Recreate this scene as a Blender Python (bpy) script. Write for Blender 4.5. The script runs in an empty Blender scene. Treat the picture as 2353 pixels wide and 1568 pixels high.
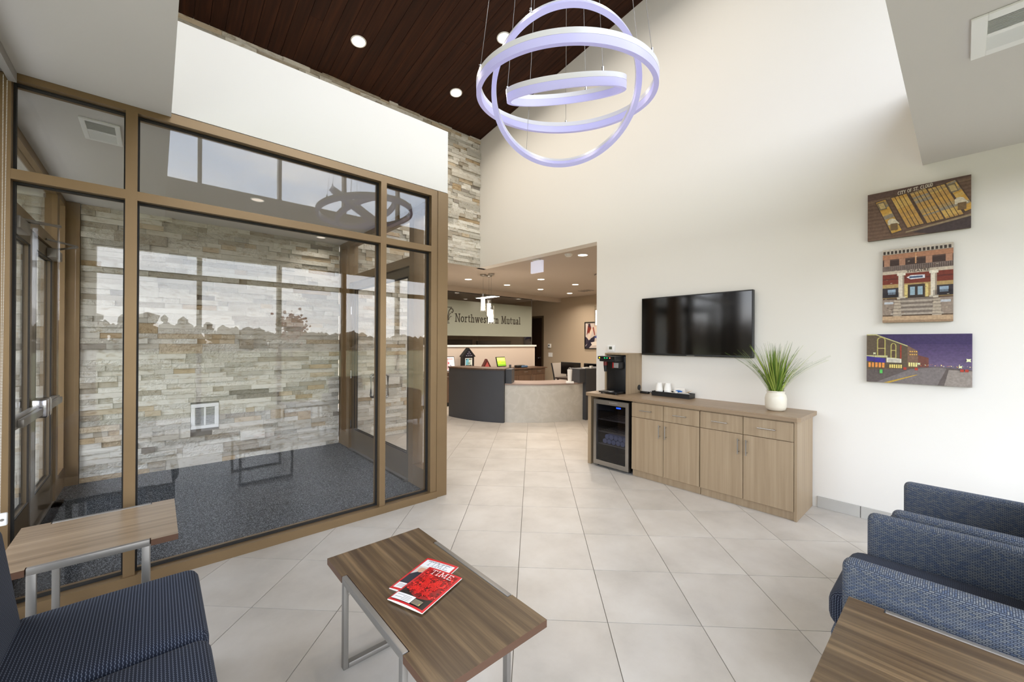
import bpy, bmesh, math, random
from mathutils import Vector, Matrix
R = random.Random(7)
S = bpy.context.scene
COL = S.collection
PI = math.pi

# ------------------------------------------------------------------ camera
FPX = 920.85
cam = bpy.data.cameras.new('camera'); camo = bpy.data.objects.new('camera', cam); COL.objects.link(camo)
cam.sensor_fit = 'HORIZONTAL'; cam.sensor_width = 36; cam.lens = FPX/2353*36
cam.clip_start = 0.05; cam.clip_end = 400
rW = Vector((0.7477532, -0.66395562, 0.00529996)); uW = Vector((-0.00529106, 0.00202344, 0.99998396)); fW = Vector((0.66395569, 0.74776924, 0.002))
camo.matrix_world = Matrix(((rW.x, uW.x, -fW.x, 0), (rW.y, uW.y, -fW.y, 0), (rW.z, uW.z, -fW.z, 1.52), (0, 0, 0, 1)))
S.camera = camo

# ------------------------------------------------------------------ view, world
S.view_settings.view_transform = 'Standard'; S.view_settings.look = 'None'
S.view_settings.exposure = 0.28; S.view_settings.gamma = 1.0; S.view_settings.use_curve_mapping = False
SKY_STRENGTH = 7.0
w = bpy.data.worlds.new('sky'); S.world = w; w.use_nodes = True
nt = w.node_tree; nt.nodes.clear()
def N(nt, t, **k):
    n = nt.nodes.new(t)
    for a, b in k.items():
        if a.startswith('i_'): n.inputs[a[2:].replace('_', ' ')].default_value = b
        else: setattr(n, a, b)
    return n
def ramp(nt, stops, interp='LINEAR'):
    n = nt.nodes.new('ShaderNodeValToRGB'); n.color_ramp.interpolation = interp
    e = n.color_ramp.elements
    while len(e) < len(stops): e.new(0.5)
    for i, (p, c) in enumerate(stops):
        e[i].position = p; e[i].color = (*c, 1) if len(c) == 3 else c
    return n
def L(nt, a, b): nt.links.new(a, b)
tc = N(nt, 'ShaderNodeTexCoord'); sx = N(nt, 'ShaderNodeSeparateXYZ'); L(nt, tc.outputs['Generated'], sx.inputs[0])
base = ramp(nt, [(0.0, (.16, .15, .11)), (0.49, (.22, .21, .17)), (0.505, (.90, .90, .89)), (0.60, (.66, .74, .86)), (1.0, (.42, .54, .80))])
mr = N(nt, 'ShaderNodeMapRange'); mr.inputs['From Min'].default_value = -1; L(nt, sx.outputs['Z'], mr.inputs['Value']); L(nt, mr.outputs[0], base.inputs[0])
mp = N(nt, 'ShaderNodeMapping'); mp.inputs['Scale'].default_value = (1.6, 1.6, 5); L(nt, tc.outputs['Generated'], mp.inputs[0])
no = N(nt, 'ShaderNodeTexNoise'); no.inputs['Scale'].default_value = 2.6; no.inputs['Detail'].default_value = 7; no.inputs['Roughness'].default_value = .6; L(nt, mp.outputs[0], no.inputs['Vector'])
cr = ramp(nt, [(0.40, (0, 0, 0)), (0.72, (1, 1, 1))]); L(nt, no.outputs[0], cr.inputs[0])
ab = N(nt, 'ShaderNodeMath', operation='GREATER_THAN'); ab.inputs[1].default_value = 0.0; L(nt, sx.outputs['Z'], ab.inputs[0])
mu = N(nt, 'ShaderNodeMath', operation='MULTIPLY'); L(nt, cr.outputs[0], mu.inputs[0]); L(nt, ab.outputs[0], mu.inputs[1])
mx = N(nt, 'ShaderNodeMix', data_type='RGBA'); L(nt, mu.outputs[0], mx.inputs[0]); L(nt, base.outputs[0], mx.inputs[6]); mx.inputs[7].default_value = (.95, .95, .96, 1)
bg = N(nt, 'ShaderNodeBackground'); bg.inputs[1].default_value = SKY_STRENGTH; L(nt, mx.outputs[2], bg.inputs[0])
wo = N(nt, 'ShaderNodeOutputWorld'); L(nt, bg.outputs[0], wo.inputs[0])
cy = S.cycles
cy.max_bounces = 12; cy.diffuse_bounces = 7; cy.glossy_bounces = 5; cy.transparent_max_bounces = 24
cy.sample_clamp_indirect = 8; cy.use_denoising = True; cy.caustics_reflective = False; cy.caustics_refractive = False

def portal(loc, rot, sx_, sy_):
    l = bpy.data.lights.new('window_portal', 'AREA'); l.shape = 'RECTANGLE'; l.size = sx_; l.size_y = sy_
    l.cycles.is_portal = True
    o = bpy.data.objects.new('window_portal', l); COL.objects.link(o); o.location = loc; o.rotation_euler = rot
portal((1.95, -1.04, 1.42), (PI/2, 0, 0), 5.3, 2.8)                 # back windows, facing +y
portal((2.35, -1.04, 4.95), (PI/2, 0, 0), 4.5, 2.7)
portal((-.86, 1.25, 1.45), (PI/2, 0, -PI/2), 4.3, 2.8)              # left windows, facing +x
portal((-.86, 4.85, 1.45), (PI/2, 0, -PI/2), 2.5, 2.8)
def area(name, loc, size, power, color, rot=(0, 0, 0), spread=PI):
    l = bpy.data.lights.new(name, 'AREA'); l.shape = 'DISK'; l.size = size; l.energy = power; l.color = color; l.spread = spread
    o = bpy.data.objects.new(name, l); COL.objects.link(o); o.location = loc; o.rotation_euler = rot
    return o
WARM = (1.0, .87, .74); NEUT = (1.0, .91, .80)

# ------------------------------------------------------------------ colour helpers, materials
def lin(c):
    c = c/255
    return c/12.92 if c <= .04045 else ((c+.055)/1.055)**2.4
def C3(r, g, b): return (lin(r), lin(g), lin(b))
MATS = {}
def newmat(name):
    m = bpy.data.materials.new(name); m.use_nodes = True; MATS[name] = m
    return m, m.node_tree, m.node_tree.nodes['Principled BSDF']
def plain(name, rgb, rough=.5, metal=0, emis=None, es=0, bump=0, bscale=80, spec=.5, vary=0, vscale=6):
    m, nt, p = newmat(name)
    p.inputs['Base Color'].default_value = (*C3(*rgb), 1); p.inputs['Roughness'].default_value = rough; p.inputs['Metallic'].default_value = metal
    p.inputs['Specular IOR Level'].default_value = spec
    if emis: p.inputs['Emission Color'].default_value = (*C3(*emis), 1); p.inputs['Emission Strength'].default_value = es
    if bump or vary:
        t = N(nt, 'ShaderNodeTexCoord')
    if vary:
        n2 = N(nt, 'ShaderNodeTexNoise'); n2.inputs['Scale'].default_value = vscale; n2.inputs['Detail'].default_value = 5; L(nt, t.outputs['Object'], n2.inputs['Vector'])
        c = C3(*rgb); r = ramp(nt, [(.3, tuple(x*(1-vary) for x in c)), (.7, tuple(min(1, x*(1+vary)) for x in c))]); L(nt, n2.outputs[0], r.inputs[0]); L(nt, r.outputs[0], p.inputs['Base Color'])
    if bump:
        n = N(nt, 'ShaderNodeTexNoise'); n.inputs['Scale'].default_value = bscale; n.inputs['Detail'].default_value = 3; L(nt, t.outputs['Object'], n.inputs['Vector'])
        b = N(nt, 'ShaderNodeBump'); b.inputs['Strength'].default_value = bump; b.inputs['Distance'].default_value = .002; L(nt, n.outputs[0], b.inputs['Height']); L(nt, b.outputs[0], p.inputs['Normal'])
    return m
def wood(name, dark, mid, light, axis='Y', scale=1.0, rough=.35, contrast=1.0, streak=22):
    m, nt, p = newmat(name)
    t = N(nt, 'ShaderNodeTexCoord'); mp = N(nt, 'ShaderNodeMapping')
    s = [streak*scale]*3; s['XYZ'.index(axis)] = .9*scale
    oi = N(nt, 'ShaderNodeObjectInfo'); ad = N(nt, 'ShaderNodeVectorMath', operation='ADD')
    sc = N(nt, 'ShaderNodeVectorMath', operation='SCALE'); sc.inputs[0].default_value = (3.1, 5.7, 4.3); L(nt, oi.outputs['Random'], sc.inputs['Scale'])
    L(nt, t.outputs['Object'], ad.inputs[0]); L(nt, sc.outputs[0], ad.inputs[1]); L(nt, ad.outputs[0], mp.inputs[0]); mp.inputs['Scale'].default_value = s
    n = N(nt, 'ShaderNodeTexNoise'); n.inputs['Scale'].default_value = 1; n.inputs['Detail'].default_value = 6; n.inputs['Roughness'].default_value = .62; n.inputs['Distortion'].default_value = .25
    L(nt, mp.outputs[0], n.inputs['Vector'])
    a, b = .5-.17*contrast, .5+.17*contrast
    r = ramp(nt, [(a, C3(*dark)), (.5, C3(*mid)), (b, C3(*light))]); L(nt, n.outputs[0], r.inputs[0])
    L(nt, r.outputs[0], p.inputs['Base Color']); p.inputs['Roughness'].default_value = rough
    bu = N(nt, 'ShaderNodeBump'); bu.inputs['Strength'].default_value = .12; bu.inputs['Distance'].default_value = .001; L(nt, n.outputs[0], bu.inputs['Height']); L(nt, bu.outputs[0], p.inputs['Normal'])
    return m
def glassmat(name, tint=(1, 1, 1), ior=1.5, rough=0.0, refl=1.0):
    m = bpy.data.materials.new(name); m.use_nodes = True; MATS[name] = m; nt = m.node_tree; nt.nodes.clear()
    tr = N(nt, 'ShaderNodeBsdfTransparent'); tr.inputs[0].default_value = (*tint, 1)
    gl = N(nt, 'ShaderNodeBsdfGlossy'); gl.inputs['Roughness'].default_value = rough
    fr = N(nt, 'ShaderNodeFresnel'); fr.inputs[0].default_value = ior
    ge = N(nt, 'ShaderNodeNewGeometry'); fr2 = N(nt, 'ShaderNodeFresnel'); fr2.inputs[0].default_value = ior
    # on the inner side of a pane the index is inverted; use the outside index for both faces
    inv = N(nt, 'ShaderNodeMath', operation='DIVIDE'); inv.inputs[0].default_value = 1.0
    mi = N(nt, 'ShaderNodeMix'); L(nt, ge.outputs['Backfacing'], mi.inputs[0]); mi.inputs[2].default_value = ior; mi.inputs[3].default_value = 1/ior; L(nt, mi.outputs[0], fr.inputs[0])
    ml = N(nt, 'ShaderNodeMath', operation='MULTIPLY'); ml.use_clamp = True; ml.inputs[1].default_value = refl; L(nt, fr.outputs[0], ml.inputs[0])
    ms = N(nt, 'ShaderNodeMixShader'); L(nt, ml.outputs[0], ms.inputs[0]); L(nt, tr.outputs[0], ms.inputs[1]); L(nt, gl.outputs[0], ms.inputs[2])
    o = N(nt, 'ShaderNodeOutputMaterial'); L(nt, ms.outputs[0], o.inputs[0])
    return m
def attrmat(name, rough=.5, coat=0, noise=0, nscale=60):
    m, nt, p = newmat(name)
    a = N(nt, 'ShaderNodeVertexColor', layer_name='Col'); src = a.outputs[0]
    if noise:
        t = N(nt, 'ShaderNodeTexCoord'); n = N(nt, 'ShaderNodeTexNoise'); n.inputs['Scale'].default_value = nscale; n.inputs['Detail'].default_value = 4; L(nt, t.outputs['Object'], n.inputs['Vector'])
        r = ramp(nt, [(.3, (1-noise,)*3), (.7, (1+noise*.5,)*3)]); L(nt, n.outputs[0], r.inputs[0])
        mm = N(nt, 'ShaderNodeMix', data_type='RGBA', blend_type='MULTIPLY'); mm.inputs[0].default_value = 1; L(nt, src, mm.inputs[6]); L(nt, r.outputs[0], mm.inputs[7]); src = mm.outputs[2]
    L(nt, src, p.inputs['Base Color']); p.inputs['Roughness'].default_value = rough; p.inputs['Coat Weight'].default_value = coat
    return m
def emat(name, rgb, s):
    m = bpy.data.materials.new(name); m.use_nodes = True; MATS[name] = m; nt = m.node_tree; nt.nodes.clear()
    e = N(nt, 'ShaderNodeEmission'); e.inputs[0].default_value = (*C3(*rgb), 1); e.inputs[1].default_value = s
    o = N(nt, 'ShaderNodeOutputMaterial'); L(nt, e.outputs[0], o.inputs[0]); return m

M_wall = plain('white_wall_paint', (233, 230, 223), .75, bump=.08, bscale=180)
M_ceil = plain('ceiling_paint', (206, 202, 196), .85, bump=.06, bscale=160)
M_rwall = plain('beige_wall_paint', (176, 160, 138), .8, bump=.06, bscale=160)
M_rceil = plain('taupe_ceiling_paint', (186, 174, 160), .85)
M_bronze = plain('bronze_anodised_frame', (130, 107, 76), .4, .5, vary=.05, vscale=3)
M_bronzed = plain('bronze_door_frame', (100, 86, 66), .4, .45)
M_gasket = plain('black_gasket', (18, 16, 14), .7)
M_glass = glassmat('clear_pane_glass', (.985, .985, .985), 1.52)
M_frost = None
M_white = plain('white_plastic', (235, 235, 232), .45)
M_black = plain('black_plastic', (16, 16, 17), .4)
M_blackg = plain('gloss_black_screen', (5, 5, 6), .09, spec=.6)
M_chrome = plain('chrome', (200, 200, 205), .18, 1)
M_steel = plain('brushed_steel', (170, 166, 160), .33, 1)
M_alu = plain('silver_powder_coat', (142, 138, 132), .42, .6)
M_console = wood('taupe_laminate', (140, 119, 92), (158, 137, 109), (172, 152, 124), 'Z', 1, .42, 1.7, 30)
M_counter = wood('taupe_laminate_top', (128, 106, 82), (146, 124, 98), (160, 138, 112), 'Y', 1, .38, 1.6, 30)
M_walnut = wood('striped_walnut_laminate', (66, 50, 35), (88, 70, 49), (122, 100, 72), 'Y', 1, .3, 1.0, 34)
M_walnutx = wood('striped_walnut_laminate_cross', (84, 66, 47), (112, 91, 66), (150, 126, 94), 'X', 1, .3, 1.0, 34)
M_oakx = wood('light_walnut_laminate', (116, 98, 78), (138, 118, 95), (160, 139, 114), 'X', 1, .28, 1.0, 30)
M_edge = plain('walnut_edge_band', (88, 62, 46), .4)
M_ceilw = wood('dark_wood_plank', (36, 16, 7), (50, 24, 11), (66, 35, 18), 'Y', 1, .6, 1.1, 26); M_ceilw.node_tree.nodes['Principled BSDF'].inputs['Specular IOR Level'].default_value = .2
M_darkw = wood('dark_espresso_wood', (30, 17, 10), (38, 22, 13), (46, 28, 18), 'Z', 1, .4)
M_brownw = wood('brown_cabinet_laminate', (72, 52, 38), (86, 64, 48), (98, 76, 58), 'Z', 1, .45)
M_char = plain('charcoal_laminate', (62, 64, 68), .5, vary=.06, vscale=2)
M_edark = plain('dark_soil', (40, 34, 26), .9)

def stone_mat(name, island):
    m, nt, p = newmat(name)
    if island: rnd = N(nt, 'ShaderNodeNewGeometry').outputs['Random Per Island']
    else: rnd = N(nt, 'ShaderNodeObjectInfo').outputs['Random']
    r = ramp(nt, [(0, C3(208, 203, 190)), (.2, C3(182, 177, 164)), (.36, C3(220, 216, 204)), (.5, C3(194, 178, 152)), (.56, C3(196, 190, 176)), (.70, C3(168, 158, 140)), (.80, C3(212, 207, 195)), (.94, C3(180, 158, 124)), (.975, C3(146, 138, 126))], 'CONSTANT')
    L(nt, rnd, r.inputs[0])
    t = N(nt, 'ShaderNodeTexCoord'); g = N(nt, 'ShaderNodeNewGeometry')
    mp = N(nt, 'ShaderNodeMapping'); mp.inputs['Scale'].default_value = (9, 9, 24); L(nt, g.outputs['Position'], mp.inputs[0])
    n = N(nt, 'ShaderNodeTexNoise'); n.inputs['Scale'].default_value = 1.2; n.inputs['Detail'].default_value = 7; n.inputs['Roughness'].default_value = .65; L(nt, mp.outputs[0], n.inputs['Vector'])
    rr = ramp(nt, [(.34, (.66, .58, .46)), (.48, (1, 1, 1)), (.7, (1.06, 1.06, 1.06))]); L(nt, n.outputs[0], rr.inputs[0])
    mm = N(nt, 'ShaderNodeMix', data_type='RGBA', blend_type='MULTIPLY'); mm.inputs[0].default_value = .8; L(nt, r.outputs[0], mm.inputs[6]); L(nt, rr.outputs[0], mm.inputs[7]); L(nt, mm.outputs[2], p.inputs['Base Color'])
    n2 = N(nt, 'ShaderNodeTexNoise'); n2.inputs['Scale'].default_value = 38; n2.inputs['Detail'].default_value = 6; L(nt, g.outputs['Position'], n2.inputs['Vector'])
    # about half of the stones are split-faced, the others honed
    f = N(nt, 'ShaderNodeMath', operation='MULTIPLY'); f.inputs[1].default_value = 17.3; L(nt, rnd, f.inputs[0])
    f2 = N(nt, 'ShaderNodeMath', operation='FRACT'); L(nt, f.outputs[0], f2.inputs[0])
    f3 = N(nt, 'ShaderNodeMapRange'); f3.inputs['From Min'].default_value = .45; f3.inputs['From Max'].default_value = .6; f3.inputs['To Min'].default_value = .12; L(nt, f2.outputs[0], f3.inputs['Value'])
    b = N(nt, 'ShaderNodeBump'); b.inputs['Distance'].default_value = .022; L(nt, f3.outputs[0], b.inputs['Strength']); L(nt, n2.outputs[0], b.inputs['Height']); L(nt, b.outputs[0], p.inputs['Normal'])
    p.inputs['Roughness'].default_value = .72
    return m
M_stone = stone_mat('ledger_stone', False); M_stonei = stone_mat('ledger_stone_joined', True)

def tile_mat():
    m, nt, p = newmat('porcelain_tile')
    g = N(nt, 'ShaderNodeNewGeometry'); oi = N(nt, 'ShaderNodeObjectInfo')
    n = N(nt, 'ShaderNodeTexNoise'); n.inputs['Scale'].default_value = 2.3; n.inputs['Detail'].default_value = 8; n.inputs['Roughness'].default_value = .6
    ad = N(nt, 'ShaderNodeVectorMath', operation='ADD'); sc = N(nt, 'ShaderNodeVectorMath', operation='SCALE'); sc.inputs[0].default_value = (7, 3, 9); L(nt, oi.outputs['Random'], sc.inputs['Scale'])
    L(nt, g.outputs['Position'], ad.inputs[0]); L(nt, sc.outputs[0], ad.inputs[1]); L(nt, ad.outputs[0], n.inputs['Vector'])
    r = ramp(nt, [(.3, C3(178, 172, 163)), (.5, C3(192, 186, 177)), (.7, C3(201, 196, 188))]); L(nt, n.outputs[0], r.inputs[0]); L(nt, r.outputs[0], p.inputs['Base Color'])
    n2 = N(nt, 'ShaderNodeTexNoise'); n2.inputs['Scale'].default_value = 9; L(nt, g.outputs['Position'], n2.inputs['Vector'])
    rr = N(nt, 'ShaderNodeMapRange'); rr.inputs['To Min'].default_value = .3; rr.inputs['To Max'].default_value = .42; L(nt, n2.outputs[0], rr.inputs['Value']); L(nt, rr.outputs[0], p.inputs['Roughness'])
    return m
M_tile = tile_mat()
M_grout = plain('grey_grout', (136, 131, 124), .9)

def carpet_mat():
    m, nt, p = newmat('charcoal_carpet')
    g = N(nt, 'ShaderNodeNewGeometry'); oi = N(nt, 'ShaderNodeObjectInfo')
    n = N(nt, 'ShaderNodeTexNoise'); n.inputs['Scale'].default_value = 170; n.inputs['Detail'].default_value = 2; L(nt, g.outputs['Position'], n.inputs['Vector'])
    r = ramp(nt, [(.42, C3(36, 38, 41)), (.53, C3(62, 65, 69)), (.63, C3(138, 142, 146))]); L(nt, n.outputs[0], r.inputs[0]); L(nt, r.outputs[0], p.inputs['Base Color'])
    p.inputs['Roughness'].default_value = 1; p.inputs['Specular IOR Level'].default_value = .1
    b = N(nt, 'ShaderNodeBump'); b.inputs['Strength'].default_value = .6; b.inputs['Distance'].default_value = .003; L(nt, n.outputs[0], b.inputs['Height']); L(nt, b.outputs[0], p.inputs['Normal'])
    return m
M_carpet = carpet_mat()

def fabric(name, kind):
    m, nt, p = newmat(name)
    uv = N(nt, 'ShaderNodeUVMap'); p.inputs['Roughness'].default_value = .92; p.inputs['Specular IOR Level'].default_value = .15; p.inputs['Sheen Weight'].default_value = .03
    if kind == 'brick':
        b = N(nt, 'ShaderNodeTexBrick'); b.offset = .5; b.inputs['Scale'].default_value = 100; b.inputs['Brick Width'].default_value = 1.5; b.inputs['Row Height'].default_value = .62; b.inputs['Mortar Size'].default_value = .14; b.inputs['Mortar Smooth'].default_value = .5
        b.inputs['Color1'].default_value = (*C3(118, 121, 122), 1); b.inputs['Color2'].default_value = (*C3(82, 93, 112), 1); b.inputs['Mortar'].default_value = (*C3(44, 49, 63), 1)
        L(nt, uv.outputs[0], b.inputs['Vector']); L(nt, b.outputs[0], p.inputs['Base Color'])
    else:
        sp = N(nt, 'ShaderNodeSeparateXYZ'); L(nt, uv.outputs[0], sp.inputs[0])
        def mth(op, a, b=None, c=None):
            n = N(nt, 'ShaderNodeMath', operation=op)
            for i, v in enumerate((a, b, c)):
                if v is None: continue
                if isinstance(v, (int, float)): n.inputs[i].default_value = v
                else: L(nt, v, n.inputs[i])
            return n.outputs[0]
        zz = mth('PINGPONG', sp.outputs['Y'], .0055)                      # zig-zag threads
        x = mth('ADD', sp.outputs['X'], mth('MULTIPLY', zz, .38))
        st = mth('ABSOLUTE', mth('SUBTRACT', mth('MULTIPLY', mth('FRACT', mth('DIVIDE', x, .0095)), 2.0), 1.0))
        dash = mth('ABSOLUTE', mth('SUBTRACT', mth('MULTIPLY', mth('FRACT', mth('DIVIDE', sp.outputs['Y'], .0055)), 2.0), 1.0))
        k = mth('MULTIPLY', mth('GREATER_THAN', st, .72), mth('GREATER_THAN', dash, .22))
        r = ramp(nt, [(0, C3(32, 36, 48)), (1, C3(92, 99, 114))]); L(nt, k, r.inputs[0]); L(nt, r.outputs[0], p.inputs['Base Color'])
    return m
M_fabb = fabric('navy_brick_weave_fabric', 'brick'); M_fabz = fabric('navy_zigzag_stripe_fabric', 'zig')
M_marble = None
def marble():
    m, nt, p = newmat('pale_stone_laminate')
    t = N(nt, 'ShaderNodeTexCoord'); n = N(nt, 'ShaderNodeTexNoise'); n.inputs['Scale'].default_value = 5; n.inputs['Detail'].default_value = 8; n.inputs['Distortion'].default_value = .5; L(nt, t.outputs['Object'], n.inputs['Vector'])
    r = ramp(nt, [(.3, C3(188, 185, 174)), (.5, C3(196, 193, 183)), (.52, C3(201, 198, 189)), (.6, C3(193, 190, 180))]); L(nt, n.outputs[0], r.inputs[0]); L(nt, r.outputs[0], p.inputs['Base Color']); p.inputs['Roughness'].default_value = .45
    return m
M_marble = marble()
M_print = attrmat('printed_canvas', .65, 0, .22, 70)
M_cover = attrmat('glossy_printed_paper', .28, .3)
M_paper = plain('white_paper', (232, 228, 220), .7)
M_ceramic = plain('cream_ceramic', (226, 220, 204), .35)

# ------------------------------------------------------------------ mesh helpers
class MB:
    """collects shapes (world coordinates) for ONE mesh object"""
    def __init__(s): s.b = bmesh.new(); s.cl = None
    def box(s, x0, x1, y0, y1, z0, z1, bev=0, seg=2, rot=None, mat=0):
        r = bmesh.ops.create_cube(s.b, size=1)
        vs = r['verts']
        bmesh.ops.scale(s.b, vec=(abs(x1-x0), abs(y1-y0), abs(z1-z0)), verts=vs)
        fs = set(f for v in vs for f in v.link_faces)
        for f in fs: f.material_index = mat
        if bev:
            es = list(set(e for v in vs for e in v.link_edges))
            g = bmesh.ops.bevel(s.b, geom=es, offset=bev, segments=seg, affect='EDGES', profile=.5, clamp_overlap=True)
            vs = list(set(g['verts']) | set(v for v in vs if v.is_valid))
            vs = list(set(v for f in g['faces'] for v in f.verts) | set(vs))
            allv = set(vs)
            stack = list(vs)
            while stack:
                v = stack.pop()
                for e in v.link_edges:
                    o = e.other_vert(v)
                    if o not in allv: allv.add(o); stack.append(o)
            vs = list(allv)
        c = Vector(((x0+x1)/2, (y0+y1)/2, (z0+z1)/2))
        if rot is not None: bmesh.ops.transform(s.b, matrix=rot.to_4x4() if len(rot) == 3 else rot, verts=vs)
        bmesh.ops.translate(s.b, vec=c, verts=vs)
        return vs
    def prism(s, pts, z0, z1, mat=0):
        """vertical prism from a counter-clockwise polygon"""
        lo = [s.b.verts.new((x, y, z0)) for x, y in pts]; hi = [s.b.verts.new((x, y, z1)) for x, y in pts]
        n = len(pts); fs = [s.b.faces.new(hi), s.b.faces.new(lo[::-1])]
        for i in range(n): fs.append(s.b.faces.new((lo[i], lo[(i+1) % n], hi[(i+1) % n], hi[i])))
        for f in fs: f.material_index = mat
    def arc(s, c, r0, r1, a0, a1, z0, z1, n=24):
        pts = [(c[0]+r1*math.cos(math.radians(a0+(a1-a0)*i/n)), c[1]+r1*math.sin(math.radians(a0+(a1-a0)*i/n))) for i in range(n+1)]
        pin = [(c[0]+r0*math.cos(math.radians(a0+(a1-a0)*i/n)), c[1]+r0*math.sin(math.radians(a0+(a1-a0)*i/n))) for i in range(n+1)]
        for i in range(n):
            V = [s.b.verts.new((p[0], p[1], z)) for z in (z0, z1) for p in (pin[i], pts[i], pts[i+1], pin[i+1])]
            fs = [(4, 5, 6, 7), (3, 2, 1, 0), (1, 2, 6, 5), (3, 0, 4, 7)]
            if i == 0: fs.append((0, 1, 5, 4))
            if i == n-1: fs.append((2, 3, 7, 6))
            for f in fs: s.b.faces.new([V[k] for k in f])
        bmesh.ops.remove_doubles(s.b, verts=s.b.verts[:], dist=1e-5)
    def cyl(s, p0, p1, r0, r1=None, n=20, cap=True, mat=0):
        r1 = r0 if r1 is None else r1
        p0 = Vector(p0); p1 = Vector(p1); d = (p1-p0); q = d.to_track_quat('Z', 'Y').to_matrix()
        A = [s.b.verts.new(p0+q@Vector((r0*math.cos(2*PI*i/n), r0*math.sin(2*PI*i/n), 0))) for i in range(n)]
        B = [s.b.verts.new(p1+q@Vector((r1*math.cos(2*PI*i/n), r1*math.sin(2*PI*i/n), 0))) for i in range(n)]
        fs = [s.b.faces.new((A[i], A[(i+1) % n], B[(i+1) % n], B[i])) for i in range(n)]
        if cap: fs += [s.b.faces.new(A[::-1]), s.b.faces.new(B)]
        for f in fs: f.material_index = mat
    def lathe(s, c, prof, n=32):
        rings = []
        for r, z in prof:
            rings.append([s.b.verts.new((c[0]+r*math.cos(2*PI*i/n), c[1]+r*math.sin(2*PI*i/n), c[2]+z)) for i in range(n)] if r > 1e-6 else [s.b.verts.new((c[0], c[1], c[2]+z))])
        for a, b in zip(rings, rings[1:]):
            for i in range(n):
                j = (i+1) % n
                if len(a) == 1 and len(b) == 1: continue
                if len(a) == 1: s.b.faces.new((a[0], b[j], b[i]))
                elif len(b) == 1: s.b.faces.new((a[i], a[j], b[0]))
                else: s.b.faces.new((a[i], a[j], b[j], b[i]))
    def tube(s, pts, r, n=8):
        pts = [Vector(p) for p in pts]; rings = []
        for k, p in enumerate(pts):
            d = (pts[min(k+1, len(pts)-1)]-pts[max(k-1, 0)]).normalized(); q = d.to_track_quat('Z', 'Y').to_matrix()
            rings.append([s.b.verts.new(p+q@Vector((r*math.cos(2*PI*i/n), r*math.sin(2*PI*i/n), 0))) for i in range(n)])
        for a, b in zip(rings, rings[1:]):
            for i in range(n): s.b.faces.new((a[i], a[(i+1) % n], b[(i+1) % n], b[i]))
        s.b.faces.new(rings[0][::-1]); s.b.faces.new(rings[-1])
    def tri(s, *a): return s.b.faces.new([s.b.verts.new(p) for p in a])
    def mesh(s, name, mats, org=(0, 0, 0), smooth=False, uv=False, normals=True):
        if normals: bmesh.ops.recalc_face_normals(s.b, faces=s.b.faces[:])
        me = bpy.data.meshes.new(name)
        if uv:
            l = s.b.loops.layers.uv.new('UVMap')
            for f in s.b.faces:
                n = f.normal; ax = max(range(3), key=lambda i: abs(n[i]))
                i, j = [(1, 2), (0, 2), (0, 1)][ax]
                for lp in f.loops: lp[l].uv = (lp.vert.co[i], lp.vert.co[j])
        s.b.to_mesh(me); s.b.free()
        if any(org): me.transform(Matrix.Translation(-Vector(org)))
        for m in (mats if isinstance(mats, (list, tuple)) else [mats]): me.materials.append(m)
        if smooth:
            me.polygons.foreach_set('use_smooth', [True]*len(me.polygons))
            try: me.set_sharp_from_angle(angle=math.radians(40))
            except Exception: pass
        return me
def link(name, me, parent=None, loc=(0, 0, 0)):
    o = bpy.data.objects.new(name, me); COL.objects.link(o)
    if parent is not None: o.parent = parent
    o.location = loc
    return o
def wloc(o):
    v = Vector((0, 0, 0))
    while o is not None: v += Vector(o.location); o = o.parent
    return v
def part(parent, name, mb, mats, smooth=False, uv=False, label=None):
    """mesh built in world coordinates, hung under its thing"""
    o = link(name, mb.mesh(name, mats, wloc(parent), smooth, uv), parent)
    if label: o['label'] = label
    return o
def tag(o, label=None, cat=None, group=None, kind=None):
    if label: o['label'] = label
    if cat: o['category'] = cat
    if group: o['group'] = group
    if kind: o['kind'] = kind
    return o
def thing(name, label, cat, loc=(0, 0, 0), group=None, kind=None):
    return tag(link(name, None, None, loc), label, cat, group, kind)
def solo(name, mb, mats, label, cat, loc=(0, 0, 0), group=None, smooth=False, uv=False, kind=None):
    o = link(name, mb.mesh(name, mats, loc, smooth, uv), None, loc)
    return tag(o, label, cat, group, kind)
def struct(name, mb, mats, label=None, cat=None, smooth=False):
    o = link(name, mb.mesh(name, mats, (0, 0, 0), smooth)); o['kind'] = 'structure'
    if label: o['label'] = label
    if cat: o['category'] = cat
    return o
def copy_tree(o, parent=None):
    c = o.copy(); COL.objects.link(c)
    if parent is not None: c.parent = parent
    for ch in list(o.children): copy_tree(ch, c)
    return c
def B(*a, **k):
    m = MB(); m.box(*a, **k); return m

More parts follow.
